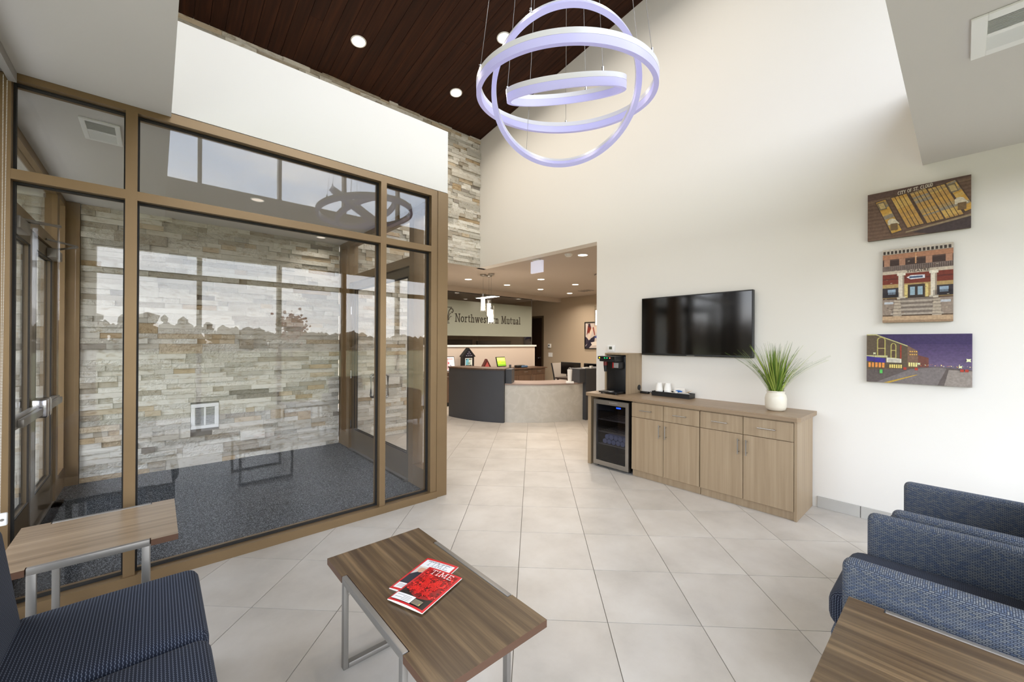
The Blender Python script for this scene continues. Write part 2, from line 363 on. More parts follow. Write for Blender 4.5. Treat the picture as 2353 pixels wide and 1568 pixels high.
# ---- a small serif stroke alphabet for lettering that is really on the signs and covers
def earc(cx, cy, rx, ry, a0, a1, n=12): return [(cx+rx*math.cos(math.radians(a0+(a1-a0)*i/n)), cy+ry*math.sin(math.radians(a0+(a1-a0)*i/n))) for i in range(n+1)]
def sf(x, y, w=.13): return [(x-w, y), (x+w, y)]
G = {
 'N': (.86, [[(.14, 0), (.14, 1)], [(.14, 1), (.72, 0)], [(.72, 0), (.72, 1)], sf(.14, .03), sf(.1, .97), sf(.72, .97)]),
 'M': (1.0, [[(.15, 0), (.2, 1)], [(.2, 1), (.5, .1)], [(.5, .1), (.8, 1)], [(.8, 1), (.86, 0)], sf(.14, .03), sf(.86, .03), sf(.16, .97, .1), sf(.84, .97, .1)]),
 'o': (.62, [earc(.3, .33, .23, .31, 0, 360, 18)]),
 'r': (.48, [[(.14, 0), (.14, .64)], sf(.14, .03), sf(.08, .62, .07), [(.14, .42), (.22, .58), (.34, .64), (.42, .6)]]),
 't': (.42, [[(.17, .85), (.17, .14), (.24, .04), (.36, .06)], [(.03, .62), (.36, .62)]]),
 'h': (.66, [[(.14, 0), (.14, 1)], sf(.14, .03), sf(.08, .98, .07), [(.14, .46), (.24, .6), (.38, .64), (.48, .54), (.5, .4), (.5, 0)], sf(.5, .03, .1)]),
 'w': (.86, [[(.08, .64), (.24, 0), (.43, .6), (.6, 0), (.76, .64)], sf(.08, .63, .08), sf(.43, .63, .07), sf(.76, .63, .08)]),
 'e': (.56, [[(.08, .36), (.48, .36)]+earc(.28, .34, .2, .3, 5, 320, 14)]),
 's': (.46, [[(.38, .52), (.34, .61), (.22, .65), (.11, .58), (.11, .46), (.22, .37), (.32, .3), (.37, .18), (.3, .05), (.18, .0), (.07, .08), (.06, .16)]]),
 'n': (.66, [[(.14, 0), (.14, .64)], sf(.14, .03), sf(.08, .62, .07), [(.14, .46), (.24, .6), (.38, .64), (.48, .54), (.5, .4), (.5, 0)], sf(.5, .03, .1)]),
 'u': (.66, [[(.14, .64), (.14, .2), (.2, .05), (.32, .0), (.44, .07), (.5, .2)], [(.5, .64), (.5, 0)], sf(.1, .63, .08), sf(.46, .63, .08), sf(.55, .03, .06)]),
 'a': (.56, [[(.1, .54), (.2, .64), (.34, .62), (.4, .5), (.4, .06), (.48, .02)], [(.4, .38), (.2, .32), (.08, .2), (.12, .05), (.24, .0), (.4, .12)]]),
 'l': (.34, [[(.15, 0), (.15, 1)], sf(.15, .03), sf(.09, .98, .07)]),
 'T': (.7, [[(.35, 0), (.35, 1)], [(.04, .97), (.66, .97)], sf(.35, .03), [(.05, .97), (.05, .82)], [(.65, .97), (.65, .82)]]),
 'I': (.34, [[(.16, 0), (.16, 1)], sf(.16, .03), sf(.16, .97)]),
 'E': (.66, [[(.14, 0), (.14, 1)], [(.06, .97), (.56, .97)], [(.14, .52), (.44, .52)], [(.06, .03), (.58, .03)], [(.56, .97), (.56, .82)], [(.58, .03), (.58, .18)]]),
 'C': (.72, [earc(.38, .5, .3, .48, 50, 310, 16)]), 'Y': (.7, [[(.06, 1), (.34, .5), (.62, 1)], [(.34, .5), (.34, 0)]]),
 'O': (.8, [earc(.38, .5, .32, .48, 0, 360, 20)]), 'F': (.6, [[(.12, 0), (.12, 1)], [(.12, .97), (.52, .97)], [(.12, .52), (.42, .52)]]),
 'S': (.6, [[(.48, .8), (.4, .95), (.24, .98), (.1, .86), (.12, .66), (.28, .54), (.42, .42), (.5, .24), (.4, .06), (.24, .02), (.08, .12), (.06, .22)]]),
 'L': (.6, [[(.12, 1), (.12, 0)], [(.12, .03), (.52, .03)]]), 'U': (.74, [[(.1, 1), (.1, .25), (.22, .03), (.36, 0), (.5, .03), (.62, .25), (.62, 1)]]),
 'D': (.74, [[(.12, 0), (.12, 1)], [(.12, .97)]+earc(.3, .5, .32, .47, 90, -90, 12)+[(.12, .03)]]), '.': (.24, [[(.08, .0), (.08, .1)]]),
 'H': (.78, [[(.12, 0), (.12, 1)], [(.64, 0), (.64, 1)], [(.12, .52), (.64, .52)]]), 'A': (.74, [[(.04, 0), (.36, 1), (.68, 0)], [(.16, .36), (.56, .36)]]),
 'R': (.68, [[(.12, 0), (.12, 1)], [(.12, .97), (.38, .97), (.52, .86), (.52, .66), (.38, .54), (.12, .54)], [(.34, .54), (.6, 0)]]), ' ': (.35, []),
}
def strokes(text, h, wid=None, gap=.1):
    """-> list of polylines in metres, total width"""
    x = 0; out = []
    for ch in text:
        w_, ss = G[ch]
        for s_ in ss: out.append([(x+px, py) for px, py in s_])
        x += w_+gap
    tot = x-gap; k = (wid/tot) if wid else h
    return [[(px*k, py*h) for px, py in s_] for s_ in out], tot*k
def stroke_quads(poly, t):
    q = []
    for (x0, y0), (x1, y1) in zip(poly, poly[1:]):
        d = math.hypot(x1-x0, y1-y0)
        if d < 1e-7: continue
        ux, uy = (x1-x0)/d, (y1-y0)/d; e = t*.3; nx, ny = -uy*t/2, ux*t/2
        ax, ay, bx, by = x0-ux*e, y0-uy*e, x1+ux*e, y1+uy*e
        q.append([(ax-nx, ay-ny), (bx-nx, by-ny), (bx+nx, by+ny), (ax+nx, ay+ny)])
    return q
def clip(poly, ax, v, keep_gt):
    out = []
    for k in range(len(poly)):
        p, q = poly[k], poly[(k+1) % len(poly)]
        ip = (p[ax] > v) == keep_gt; iq = (q[ax] > v) == keep_gt
        if ip: out.append(p)
        if ip != iq:
            t = (v-p[ax])/(q[ax]-p[ax]); out.append((p[0]+(q[0]-p[0])*t, p[1]+(q[1]-p[1])*t))
    return out
def flat_art(W, Hh, shapes, step=.00008):
    """a flat printed face in its own XY plane (0..W, 0..Hh); shapes = (rgb, polygon in 0..1 units)"""
    bm = bmesh.new(); cl = bm.loops.layers.color.new('Col'); z = 0
    for rgb, poly in shapes:
        z += step
        for ax, v_, gt in ((0, 0, True), (0, 1, False), (1, 0, True), (1, 1, False)): poly = clip(poly, ax, v_, gt) if poly else poly
        if len(poly) < 3: continue
        try: f = bm.faces.new([bm.verts.new((u*W, v*Hh, z)) for u, v in poly])
        except ValueError: continue
        f.normal_update()
        if f.normal.z < 0: f.normal_flip()
        for lp in f.loops: lp[cl] = (*[x/255 for x in rgb], 1)
    bmesh.ops.triangulate(bm, faces=[f for f in bm.faces if len(f.verts) > 4])
    return bm
def rect(u0, v0, u1, v1): return [(u0, v0), (u1, v0), (u1, v1), (u0, v1)]
def txt(shapes, rgb, text, u, v, h, wid, t, W, Hh, sh=0):
    st, _ = strokes(text, h, wid)
    for s_ in st:
        for q in stroke_quads(s_, t): shapes.append((rgb, [((u*W+x)/W, (v*Hh+y+sh*x)/Hh) for x, y in q]))

# ================================================================== THE SETTING
XL, XR, YB, YP, YS, ZL = -.70, 4.61, -.95, 3.40, 6.15, 2.96
# ---- floor: slab, grout, single tiles on the 45 degree grid
fl = MB(); fl.box(XL-.02, 14.2, YB-.02, 13.2, -.12, -.004)
floor = struct('floor', fl, M_grout, 'pale beige square tile floor laid on the diagonal', 'floor')
T = 1.52/3.0322; yaw = .0522; WY = .0593
def camxy(r_, f_):
    a, b = WY+PI/4, WY-PI/4
    return (r_*math.sin(a)+f_*math.cos(a), r_*math.sin(b)+f_*math.cos(b))
def tcorner(i, j):
    a, b = (i-.1762)*T, (j+5.3928)*T
    return camxy(a*math.cos(yaw)+b*math.sin(yaw), -a*math.sin(yaw)+b*math.cos(yaw))
def prj(x, y, z):
    d = Vector((x, y, z-1.52)); k = d.dot(fW)
    if k < .1: return None
    return (1176.5+FPX*d.dot(rW)/k, 784-FPX*d.dot(uW)/k, k)
tiles = []
g = .0022/T
for i in range(-16, 26):
    for j in range(-9, 26):
        p = [tcorner(i+g, j+g), tcorner(i+1-g, j+g), tcorner(i+1-g, j+1-g), tcorner(i+g, j+1-g)]
        cx = sum(q[0] for q in p)/4; cyy = sum(q[1] for q in p)/4
        if cx < XL-.4 or cx > 9.9 or cyy < YB-.4 or cyy > 9.9: continue
        if cx > 4.95 and cyy < 3.0: continue
        if cx < 1.65 and cyy > 3.85: continue
        if cyy > 6.6 and cx < 3.0: continue
        for ax, v, gt in ((0, XL, True), (0, 9.7, False), (1, YB, True), (1, 9.6, False)): p = clip(p, ax, v, gt) if p else p
        if len(p) < 3: continue
        q = prj(cx, cyy, 0); vis = 0
        if q and -200 < q[0] < 2550 and q[1] < 1900: vis = 1/q[2]**2
        tiles.append((vis, p))
tiles.sort(key=lambda t: -t[0])
rest = MB(); sq = None
tcount = 0
for k, (vis, p) in enumerate(tiles):
    if tcount < 290 and vis > 0:
        cx = sum(q[0] for q in p)/len(p); cyy = sum(q[1] for q in p)/len(p)
        full = len(p) == 4 and abs(math.dist(p[0], p[1])-T+2*g*T) < 1e-4 and abs(math.dist(p[1], p[2])-T+2*g*T) < 1e-4
        if full and sq: o = link('tile', sq, floor, (cx, cyy, 0))
        else:
            m = MB(); m.prism([(x-cx, y-cyy) for x, y in p], -.004, 0)
            me = m.mesh('tile', M_tile); o = link('tile', me, floor, (cx, cyy, 0))
            if full: sq = me
        tcount += 1
    else: rest.prism(p, -.004, 0)
if rest.b.verts: o = part(floor, 'far_tiles', rest, M_tile); o['kind'] = 'stuff'
else: rest.b.free()

# ---- carpet tiles in the vestibule
cb = MB(); cb.box(XL-.06, 2.03, 3.53, 6.15, 0, .006)
mat_base = struct('trim_1', cb, M_edark, 'dark bed under the vestibule carpet', 'floor')
sqc = None
for i in range(6):
    for j in range(6):
        x0 = XL+.0+i*.5; x1 = min(x0+.498, 2.03); y0 = 3.53+j*.5; y1 = min(y0+.498, 6.15)
        if x1-x0 < .05 or y1-y0 < .05: continue
        link('carpet_tile', B(-(x1-x0)/2, (x1-x0)/2, -(y1-y0)/2, (y1-y0)/2, -.004, .004).mesh('carpet_tile', M_carpet), mat_base, ((x0+x1)/2, (y0+y1)/2, .01))

# ---- white wall on the right with the big opening, its header, soffit shelf, bulkhead
ZC = lambda y: 5.37-.1475*(y-6.15)      # sloping ceiling height
m = MB()
def wallx(m, x0, x1, y0, y1, z0, z1a, z1b):
    """wall block whose top slopes from z1a at y0 to z1b at y1"""
    v = [m.b.verts.new(p) for p in ((x0, y0, z0), (x1, y0, z0), (x1, y1, z0), (x0, y1, z0), (x0, y0, z1a), (x1, y0, z1a), (x1, y1, z1b), (x0, y1, z1b))]
    for f in ((3, 2, 1, 0), (4, 5, 6, 7), (0, 1, 5, 4), (1, 2, 6, 5), (2, 3, 7, 6), (3, 0, 4, 7)): m.b.faces.new([v[k] for k in f])
wallx(m, XR, XR+.18, YB, 3.41, 0, ZC(YB)+.15, ZC(3.41)+.15)
wallx(m, XR, XR+.18, 3.41, YS+.1, 2.93, ZC(3.41)+.15, ZC(YS+.1)+.15)
struct('wall_right', m, M_wall, 'tall white wall with the opening to the reception', 'wall')
m = MB(); m.box(-.86, .065, YB-.05, YP-.002, ZL, 3.6); m.box(.065, XR, YB-.05, .22, ZL, 3.6)
struct('trim_2', m, M_ceil, 'low white dropped ceiling round the window sides', 'ceiling')
m = MB(); m.box(-.86, 2.155, YP, YS, 2.99, 3.60)
struct('wall_front', m, M_wall, 'white bulkhead over the glass vestibule', 'wall')
m = MB(); m.box(XL-.1, 2.03, 3.53, YS, 2.94, 2.99)
vceil = struct('ceiling_1', m, M_ceil, 'white vestibule ceiling', 'ceiling')
m = MB(); wallx(m, -.98, -.86, YB-.2, YS+.2, 3.6, ZC(YB-.2)+.1, ZC(YS+.2)+.1)
struct('wall_left', m, M_wall, 'white upper wall over the left windows', 'wall')

# ---- wood plank ceiling
m = MB()
v = [m.b.verts.new(p) for p in ((-.98, YB-.15, ZC(YB-.15)+.03), (XR+.2, YB-.15, ZC(YB-.15)+.03), (XR+.2, YS+.2, ZC(YS+.2)+.03), (-.98, YS+.2, ZC(YS+.2)+.03))]
v2 = [m.b.verts.new(p.co+Vector((0, 0, .12))) for p in v]
for f in ((0, 1, 2, 3), (7, 6, 5, 4), (0, 4, 5, 1), (1, 5, 6, 2), (2, 6, 7, 3), (3, 7, 4, 0)): m.b.faces.new([(v+v2)[k] for k in f])
ceil = struct('ceiling_2', m, M_edark, 'sloping dark brown wood plank ceiling', 'ceiling')
PWD = .152; slope = math.atan(.1475)
for k in range(32):
    x = -.14+k*PWD
    if x+PWD > XR: w1 = XR-x
    else: w1 = PWD
    if w1 < .02: continue
    cuts = [YS] + sorted([R.uniform(1.2, 5.4) for _ in range(2)], reverse=True) + [YB]
    for a, b in zip(cuts, cuts[1:]):
        if a-b < .05: continue
        ln = (a-b)/math.cos(slope)
        mm = MB(); mm.box(.001, w1-.001, -ln/2+.0012, ln/2-.0012, .0, .018)
        for vv in mm.b.verts:
            if vv.co.z < .001: vv.co.x += .0012 if vv.co.x < w1/2 else -.0012
        o = link('plank', mm.mesh('plank', M_ceilw), ceil, (x, (a+b)/2, ZC((a+b)/2)))
        o.rotation_euler = (-slope, 0, 0)

# ---- stone walls
def stones(parent, x0, x1, z0, z1, visible, yface=YS, sx=1, holes=(), seed=1, course=.0588):
    rr = random.Random(seed); occ = {}
    rest = MB(); nrest = 0; variants = []
    for q in range(8):
        mm = MB(); mm.box(-.5, .5, -.5, .5, -.5, .5); bmesh.ops.subdivide_edges(mm.b, edges=mm.b.edges[:], cuts=1, use_grid_fill=True) if q % 2 else None
        for vv in mm.b.verts:
            if vv.co.y < -.4 and q % 2 and abs(vv.co.x) < .4: vv.co.y += rr.uniform(-.12, .12)
        variants.append(mm.mesh('stone', M_stone))
    cells = []
    nrow = int(round((z1-z0)/course))
    taken = [[] for _ in range(nrow+2)]
    for r_ in range(nrow):
        x = x0
        while x < x1-1e-4:
            hit = [t for t in taken[r_] if t[0] <= x+1e-6 < t[1]-1e-6]
            if hit: x = hit[0][1]; continue
            ln = round(rr.choice([.1, .15, .15, .2, .25, .3, .35, .45, .55])*rr.uniform(.85, 1.15), 3)
            e = min(x+ln, x1)
            for t in taken[r_]:
                if x < t[0] < e: e = t[0]
            if x1-e < .05: e = x1
            for t in taken[r_]:
                if x < t[0] < e: e = t[0]
            hgt = 1
            if rr.random() < .05 and r_+1 < nrow and e-x > .12: hgt = 2; taken[r_+1].append((x, e))
            cells.append((x, e, z0+r_*course, min(z0+(r_+hgt)*course, z1))); x = e
    cand = []
    for (a, b, c, d) in cells:
        skip = False
        for h in holes:
            if c < h[3]-.004 and d > h[2]+.004 and a < h[1] and b > h[0]:
                skip = True
                if h[0]-a > .015: cells.append((a, h[0]-.001, c, d))
                if b-h[1] > .015: cells.append((h[1]+.001, b, c, d))
        if skip: continue
        if b-a < .015: continue
        p = prj((a+b)/2, yface, (c+d)/2)
        vis = visible((a+b)/2, (c+d)/2) and p and -60 < p[0] < 2400 and -60 < p[1] < 1600
        size = ((b-a)*(d-c)/p[2]**2) if p else 0
        cand.append((size if vis else -1, a, b, c, d))
    cand.sort(key=lambda t: -t[0]); n = 0
    for (sz, a, b, c, d) in cand:
        pr_ = rr.choice([0, .005, .014, .02, .02, .03, .042]); dep = .03+pr_
        gx, gz = .0008, .0009
        if sz > 0 and n < 298:
            o = link('stone', rr.choice(variants), parent, ((a+b)/2, yface-dep/2+.028, (c+d)/2)); o.scale = (b-a-2*gx, dep, d-c-2*gz); n += 1
        else: rest.box(a+gx, b-gx, yface-dep+.028, yface+.028, c+gz, d-gz); nrest += 1
    if nrest: o = part(parent, 'stone_infill', rest, M_stonei); o['kind'] = 'stuff'
    else: rest.b.free()
m = MB(); m.box(-.66, 2.03, YS+.028, YS+.2, 0, 2.96)
vst = struct('wall_back_1', m, M_grout, 'stacked ledger stone wall inside the glass vestibule', 'wall')
stones(vst, -.595, 2.02, 0.006, 2.94, lambda x, z: True, seed=3, holes=[(.312, .588, .445, .75)])
m = MB(); m.box(-.86, XR+.1, YS+.028, YS+.2, 2.96, 5.5)
ust = struct('wall_back_2', m, M_grout, 'stacked ledger stone wall under the wood ceiling', 'wall')
stones(ust, -.3, 2.16, 3.605, 5.42, lambda x, z: z > 5.0, seed=5)
o_low = [c for c in ust.children if c.name.startswith('stone_infill')]
for c in o_low: c.name = 'stone_infill_left'
stones(ust, 2.16, 4.608, 2.93, 5.42, lambda x, z: x > 3.45, seed=8)
# trim the number of separate stones on this wall to the limit
ss = [c for c in ust.children if c.name.startswith('stone') and 'infill' not in c.name]

# ---- exterior: stone pier outside the doors, porch roof, ground, far trees
m = MB(); m.box(-4.2, -.76, YS+.06, YS+.3, -.05, 2.96)
ext = struct('wall_back_3', m, M_grout, 'pale stone wall outside the entrance doors', 'wall')
stones(ext, -4.2, -.76, -.03, 2.96, lambda x, z: False, yface=YS+.03, seed=11, course=.12)
m = MB(); m.box(-2.3, -.87, YB-.6, YS+.5, 3.05, 3.3)
struct('trim_3', m, M_ceil, 'flat white porch roof outside the entrance', 'roof')
m = MB()
for yy in (-1.2,): m.box(-2.25, -1.95, yy, yy+.3, -.05, 3.05)
struct('trim_4', m, M_stonei, 'square stone porch post outside', 'post')
gm, gnt, gp = newmat('autumn_grass')
t_ = N(gnt, 'ShaderNodeTexCoord'); n_ = N(gnt, 'ShaderNodeTexNoise'); n_.inputs['Scale'].default_value = .4; n_.inputs['Detail'].default_value = 8; L(gnt, t_.outputs['Object'], n_.inputs['Vector'])
r_ = ramp(gnt, [(.35, C3(96, 100, 62)), (.6, C3(140, 132, 88))]); L(gnt, n_.outputs[0], r_.inputs[0]); L(gnt, r_.outputs[0], gp.inputs['Base Color']); gp.inputs['Roughness'].default_value = .95
m = MB(); m.box(-150, 150, -150, 150, -.6, -.16)
solo('lawn', m, gm, 'wide autumn lawn outside the windows', 'lawn', kind='stuff')
m = MB(); m.box(-6.5, -.84, -3.4, YS+.06, -.15, -.03); m.box(-.84, 6.5, -3.4, YB-.12, -.15, -.03)
solo('pavement', m, plain('concrete', (178, 174, 164), .85, vary=.06), 'pale concrete walk round the building', 'pavement')
M_bare = plain('bare_autumn_woods', (112, 96, 76), .95, vary=.25, vscale=.3)
rr = random.Random(4); m = MB()
for k in range(3400):
    a = rr.uniform(PI*.78, PI*2.12); d = rr.uniform(68, 84); top = 2.7+2.9*max(0, min(1, (5.0-a)/.35))+.35*math.sin(a*19)+.3*math.sin(a*57)
    h = rr.uniform(.7, 1.6); c = Vector((d*math.cos(a), d*math.sin(a), rr.uniform(0, 1)**.85*top-h*.5)); r0 = rr.uniform(.4, 1.3)
    g_ = bmesh.ops.create_icosphere(m.b, subdivisions=1, radius=1)
    for vv in g_['verts']: vv.co = Vector((vv.co.x*r0, vv.co.y*r0, vv.co.z*h*.75))*rr.uniform(.82, 1.15)+c
solo('treeline', m, M_bare, 'bare brown autumn treeline on the horizon mirrored in the glass', 'trees', kind='stuff')
m = MB(); rr = random.Random(9)
TX, TY = 10.2, -38
tr = thing('red_tree', 'tree with dark red autumn leaves mirrored in the vestibule glass', 'tree', (TX, TY, -.16))
for k in range(420):
    g_ = bmesh.ops.create_icosphere(m.b, subdivisions=1, radius=rr.uniform(.05, .17)); off = Vector((TX+rr.gauss(0, .55), TY+rr.gauss(0, .55), 3.0+rr.gauss(0, .62)))
    for vv in g_['verts']: vv.co = vv.co*rr.uniform(.8, 1.2)+off
part(tr, 'crown', m, plain('red_autumn_leaves', (150, 60, 44), .9))
m = MB(); m.cyl((TX, TY, -.16), (TX, TY, 2.9), .12, .06); part(tr, 'trunk', m, M_edark)

# ================================================================== storefront glazing
def framing(root, items, mat, bev=0):
    for nm, (x0, x1, y0, y1, z0, z1) in items: part(root, nm, B(x0, x1, y0, y1, z0, z1), mat)
# window_1 : partition between lobby and vestibule (plane y = 3.40)
w1 = thing('window_1', 'bronze framed glass partition of the vestibule', 'glass partition', (0.7, 3.45, 0), kind='structure')
F0, F1 = YP, YP+.13
xm = [(-.66, -.59), (-.146, -.092), (1.472, 1.524), (1.976, 2.046)]
for a, b in xm: part(w1, 'mullion', B(a, b, F0, F1, .066, 2.925), M_bronze)
for nm, z0, z1 in (('header', 2.925, 2.985),): part(w1, nm, B(-.66, 2.046, F0+.001, F1, z0, z1), M_bronze)
for (a, b) in zip([q[1] for q in xm[:-1]], [q[0] for q in xm[1:]]):
    part(w1, 'transom_bar', B(a, b, F0+.001, F1-.001, 2.384, 2.44), M_bronze)
    for z0, z1 in ((.066, 2.384), (2.44, 2.925)):
        gk = MB(); t = .009; y0, y1 = 3.448, 3.482
        gk.box(a, b, y0, y1, z0, z0+t); gk.box(a, b, y0, y1, z1-t, z1); gk.box(a, a+t, y0, y1, z0+t, z1-t); gk.box(b-t, b, y0, y1, z0+t, z1-t)
        part(w1, 'gasket', gk, M_gasket)
        part(w1, 'pane', B(a+.004, b-.004, 3.460, 3.468, z0+.004, z1-.004), M_glass)
part(w1, 'sill', B(-.66, 2.046, F0-.012, F1, 0, .066), M_bronze)
# corner post
m = MB(); m.box(2.05, 2.16, F0-.001, F1+.0, 0, 2.985); m.box(2.044, 2.052, F0-.006, F0+.02, .0, 2.985)
struct('trim_5', m, M_bronze, 'bronze clad corner post', 'post')

# door walls (planes x = const): interior pair towards the reception, exterior pair to the porch
def doorwall(idx, didx, X0, X1, y0, y1, c0, c1, label, lab1, ext):
    root = thing('window_%d' % idx, label, 'storefront', ((X0+X1)/2, (y0+y1)/2, 0), kind='structure')
    xc = (X0+X1)/2
    posts = [(y0, y0+.06), (c0-.1, c0), (c1, c1+.1), (y1-.06, y1)]
    for a, b in posts: part(root, 'mullion', B(X0, X1, a, b, 0, 2.93), M_bronze)
    part(root, 'header', B(X0+.001, X1-.001, y0, y1, 2.87, 2.938), M_bronze)
    part(root, 'transom_bar', B(X0+.001, X1-.001, c0, c1, 2.335, 2.43), M_bronze)
    for a, b in ((posts[0][1], posts[1][0]), (posts[2][1], posts[3][0])):
        part(root, 'sill', B(X0+.002, X1-.002, a, b, 0, .22), M_bronze)
        part(root, 'pane', B(xc-.004, xc+.004, a, b, .22, 2.87), M_glass)
    part(root, 'pane', B(xc-.004, xc+.004, c0, c1, 2.43, 2.87), M_glass)
    ym = (c0+c1)/2
    part(root, 'threshold', B(X0-.03, X1+.06, c0, c1, 0, .014), M_alu)
    for n_, (a, b, hy) in enumerate(((c0+.004, ym-.002, c0), (ym+.002, c1-.004, c1))):
        d = thing('door_%d' % (didx+n_), lab1[n_], 'door', (xc, (a+b)/2, 0), kind='structure')
        sw = .1; xa, xb = xc-.022, xc+.022
        part(d, 'stile', B(xa, xb, a, a+sw, .016, 2.33), M_bronzed); part(d, 'stile', B(xa, xb, b-sw, b, .016, 2.33), M_bronzed)
        part(d, 'bottom_rail', B(xa+.0005, xb-.0005, a+sw, b-sw, .016, .285), M_bronzed); part(d, 'top_rail', B(xa+.0005, xb-.0005, a+sw, b-sw, 2.235, 2.33), M_bronzed)
        part(d, 'pane', B(xc-.004, xc+.004, a+sw, b-sw, .285, 2.235), M_glass)
        gk = MB()
        for xx in (xa-.001, xb-.009):
            gk.box(xx, xx+.01, a+sw, a+sw+.008, .285, 2.235); gk.box(xx, xx+.01, b-sw-.008, b-sw, .285, 2.235); gk.box(xx, xx+.01, a+sw, b-sw, .285, .293); gk.box(xx, xx+.01, a+sw, b-sw, 2.227, 2.235)
        part(d, 'gasket', gk, M_gasket)
        for hz in (.35, 1.05, 1.95):
            yy = a-.004 if n_ == 0 else b+.004
            mm = MB(); mm.cyl((xa-.01, yy, hz-.055), (xa-.01, yy, hz+.055), .008, n=10); part(d, 'hinge', mm, M_chrome, True)
        ys = b-.05 if n_ == 0 else a+.05            # meeting stile
        if not ext:
            for sgn in (-1, 1):
                xs = xa if sgn < 0 else xb; xo = xs+sgn*.065; z0, z1 = .82, 1.1
                pts = [(xs, ys, z0)] + [(xo-sgn*.02*(1-math.sin(t)), ys, z0+.0+.02*(1-math.cos(t))) for t in [0, PI/6, PI/3, PI/2]] + [(xo, ys, z1-.02)] + [(xo-sgn*.02*(1-math.cos(t)), ys, z1-.02+.02*math.sin(t)) for t in [PI/6, PI/3, PI/2]] + [(xs, ys, z1)]
                mm = MB(); mm.tube(pts, .0135, 10); part(d, 'pull_handle', mm, M_steel, True)
            part(d, 'latch', B(xa-.004, xa, ys-.012, ys+.012, 1.18, 1.27), M_chrome)
        else:
            pb = d
            part(pb, 'rail', B(xb, xb+.045, a+.03, b-.03, .935, 1.005, bev=.006), M_alu, True)
            part(pb, 'push_pad', B(xb+.045, xb+.075, a+.12, b-.14, .945, .998, bev=.006), M_alu, True)
            ye = ys
            part(pb, 'end_cap', B(xb, xb+.09, ye-.035, ye+.035, .915, 1.06, bev=.014, seg=3), M_chrome, True)
            cl_ = d
            hs = 1 if n_ == 0 else -1
            ya, yb_ = (hy+.08*hs, hy+.36*hs)
            part(cl_, 'closer_body', B(xb, xb+.06, min(ya, yb_), max(ya, yb_), 2.235, 2.315, bev=.006), M_alu, True)
            mm = MB(); mm.tube([(xb+.03, hy+.22*hs, 2.32), (xb+.19, hy+.42*hs, 2.335)], .009, 6); mm.tube([(xb+.19, hy+.42*hs, 2.34), (xb+.02, hy+.52*hs, 2.36)], .009, 6)
            part(cl_, 'closer_arm', mm, M_alu, True)
    return root
doorwall(2, 1, 2.03, 2.15, 3.532, 6.10, 3.955, 5.735, 'bronze storefront between vestibule and reception', ('bronze framed glass inner door nearer the lobby glass', 'bronze framed glass inner door nearer the stone wall'), False)
part_post = B(2.03, 2.15, 6.10, 6.15, 0, 2.938); struct('trim_6', part_post, M_bronze, 'bronze end post at the stone wall', 'post')
doorwall(3, 3, -.775, -.695, 3.532, 6.10, 3.93, 5.62, 'bronze storefront at the porch entrance', ('bronze framed glass entrance door nearer the lobby', 'bronze framed glass entrance door nearer the stone wall'), True)
m = MB(); m.box(-.775, -.598, 6.10, 6.15, 0, 2.938); struct('trim_7', m, M_bronze, 'bronze jamb panel beside the stone', 'post')
# window_4 : big windows behind the photographer, window_5 clerestory over the shelf, window_6 left windows
w4 = thing('window_4', 'tall back windows mirrored in the vestibule glass', 'window', (1.95, YB-.05, 0), kind='structure')
xs = [-.70, -.62, .47, .53, 1.57, 1.63, 2.67, 2.73, 3.77, 3.83, 4.55, 4.61]
for a, b in zip(xs[0::2], xs[1::2]): part(w4, 'mullion', B(a, b, YB-.12, YB, .1, 2.82), M_bronze)
part(w4, 'header', B(XL, XR, YB-.12, YB, 2.82, 2.965), M_ceil); part(w4, 'sill', B(XL, XR, YB-.12, YB, -.02, .1), M_bronze)
for a, b in zip(xs[1::2], xs[2::2]):
    part(w4, 'transom_bar', B(a, b, YB-.119, YB-.001, 2.45, 2.53), M_bronze)
    part(w4, 'pane', B(a, b, YB-.064, YB-.056, .1, 2.45), M_glass); part(w4, 'pane', B(a, b, YB-.064, YB-.056, 2.53, 2.82), M_glass)
w5 = thing('window_5', 'clerestory windows above the dropped ceiling', 'window', (2.3, YB-.05, 3.6), kind='structure')
ztop = ZC(YB)-.12
part(w5, 'sill', B(-.86, XR, YB-.12, YB, 3.6, 3.68), M_bronze); part(w5, 'header', B(-.86, XR, YB-.12, YB, ztop, ZC(YB)+.12), M_ceil)
xs = [-.86, .04, .47, .52, 1.57, 1.62, 2.67, 2.72, 3.77, 3.82, 4.55, 4.61]
part(w5, 'wall_end', B(-.86, .04, YB-.12, YB, 3.68, ztop), M_wall)
for a, b in zip(xs[2::2], xs[3::2]): part(w5, 'mullion', B(a, b, YB-.12, YB, 3.68, ztop), M_bronze)
for a, b in zip(xs[1::2], xs[2::2]): part(w5, 'pane', B(a, b, YB-.064, YB-.056, 3.68, ztop), M_glass)
w6 = thing('window_6', 'left side windows beside the blue chairs', 'window', (-.76, 1.2, 0), kind='structure')
ys_ = [YB, YB+.06, .1, .16, 1.2, 1.26, 2.28, 2.34, 3.34, 3.40]
for a, b in zip(ys_[0::2], ys_[1::2]): part(w6, 'mullion', B(-.82, -.70, a, b, .1, 2.9), M_bronze)
part(w6, 'header', B(-.82, -.70, YB, YP, 2.9, 2.965), M_bronze); part(w6, 'sill', B(-.82, -.70, YB, YP, -.02, .1), M_bronze)
for a, b in zip(ys_[1::2], ys_[2::2]): part(w6, 'pane', B(-.766, -.758, a, b, .1, 2.9), M_glass)
m = MB(); m.box(-.82, -.66, YP, YP+.13, 0, 2.96); struct('trim_8', m, M_bronze, 'bronze corner mullion where the partition meets the side windows', 'post')
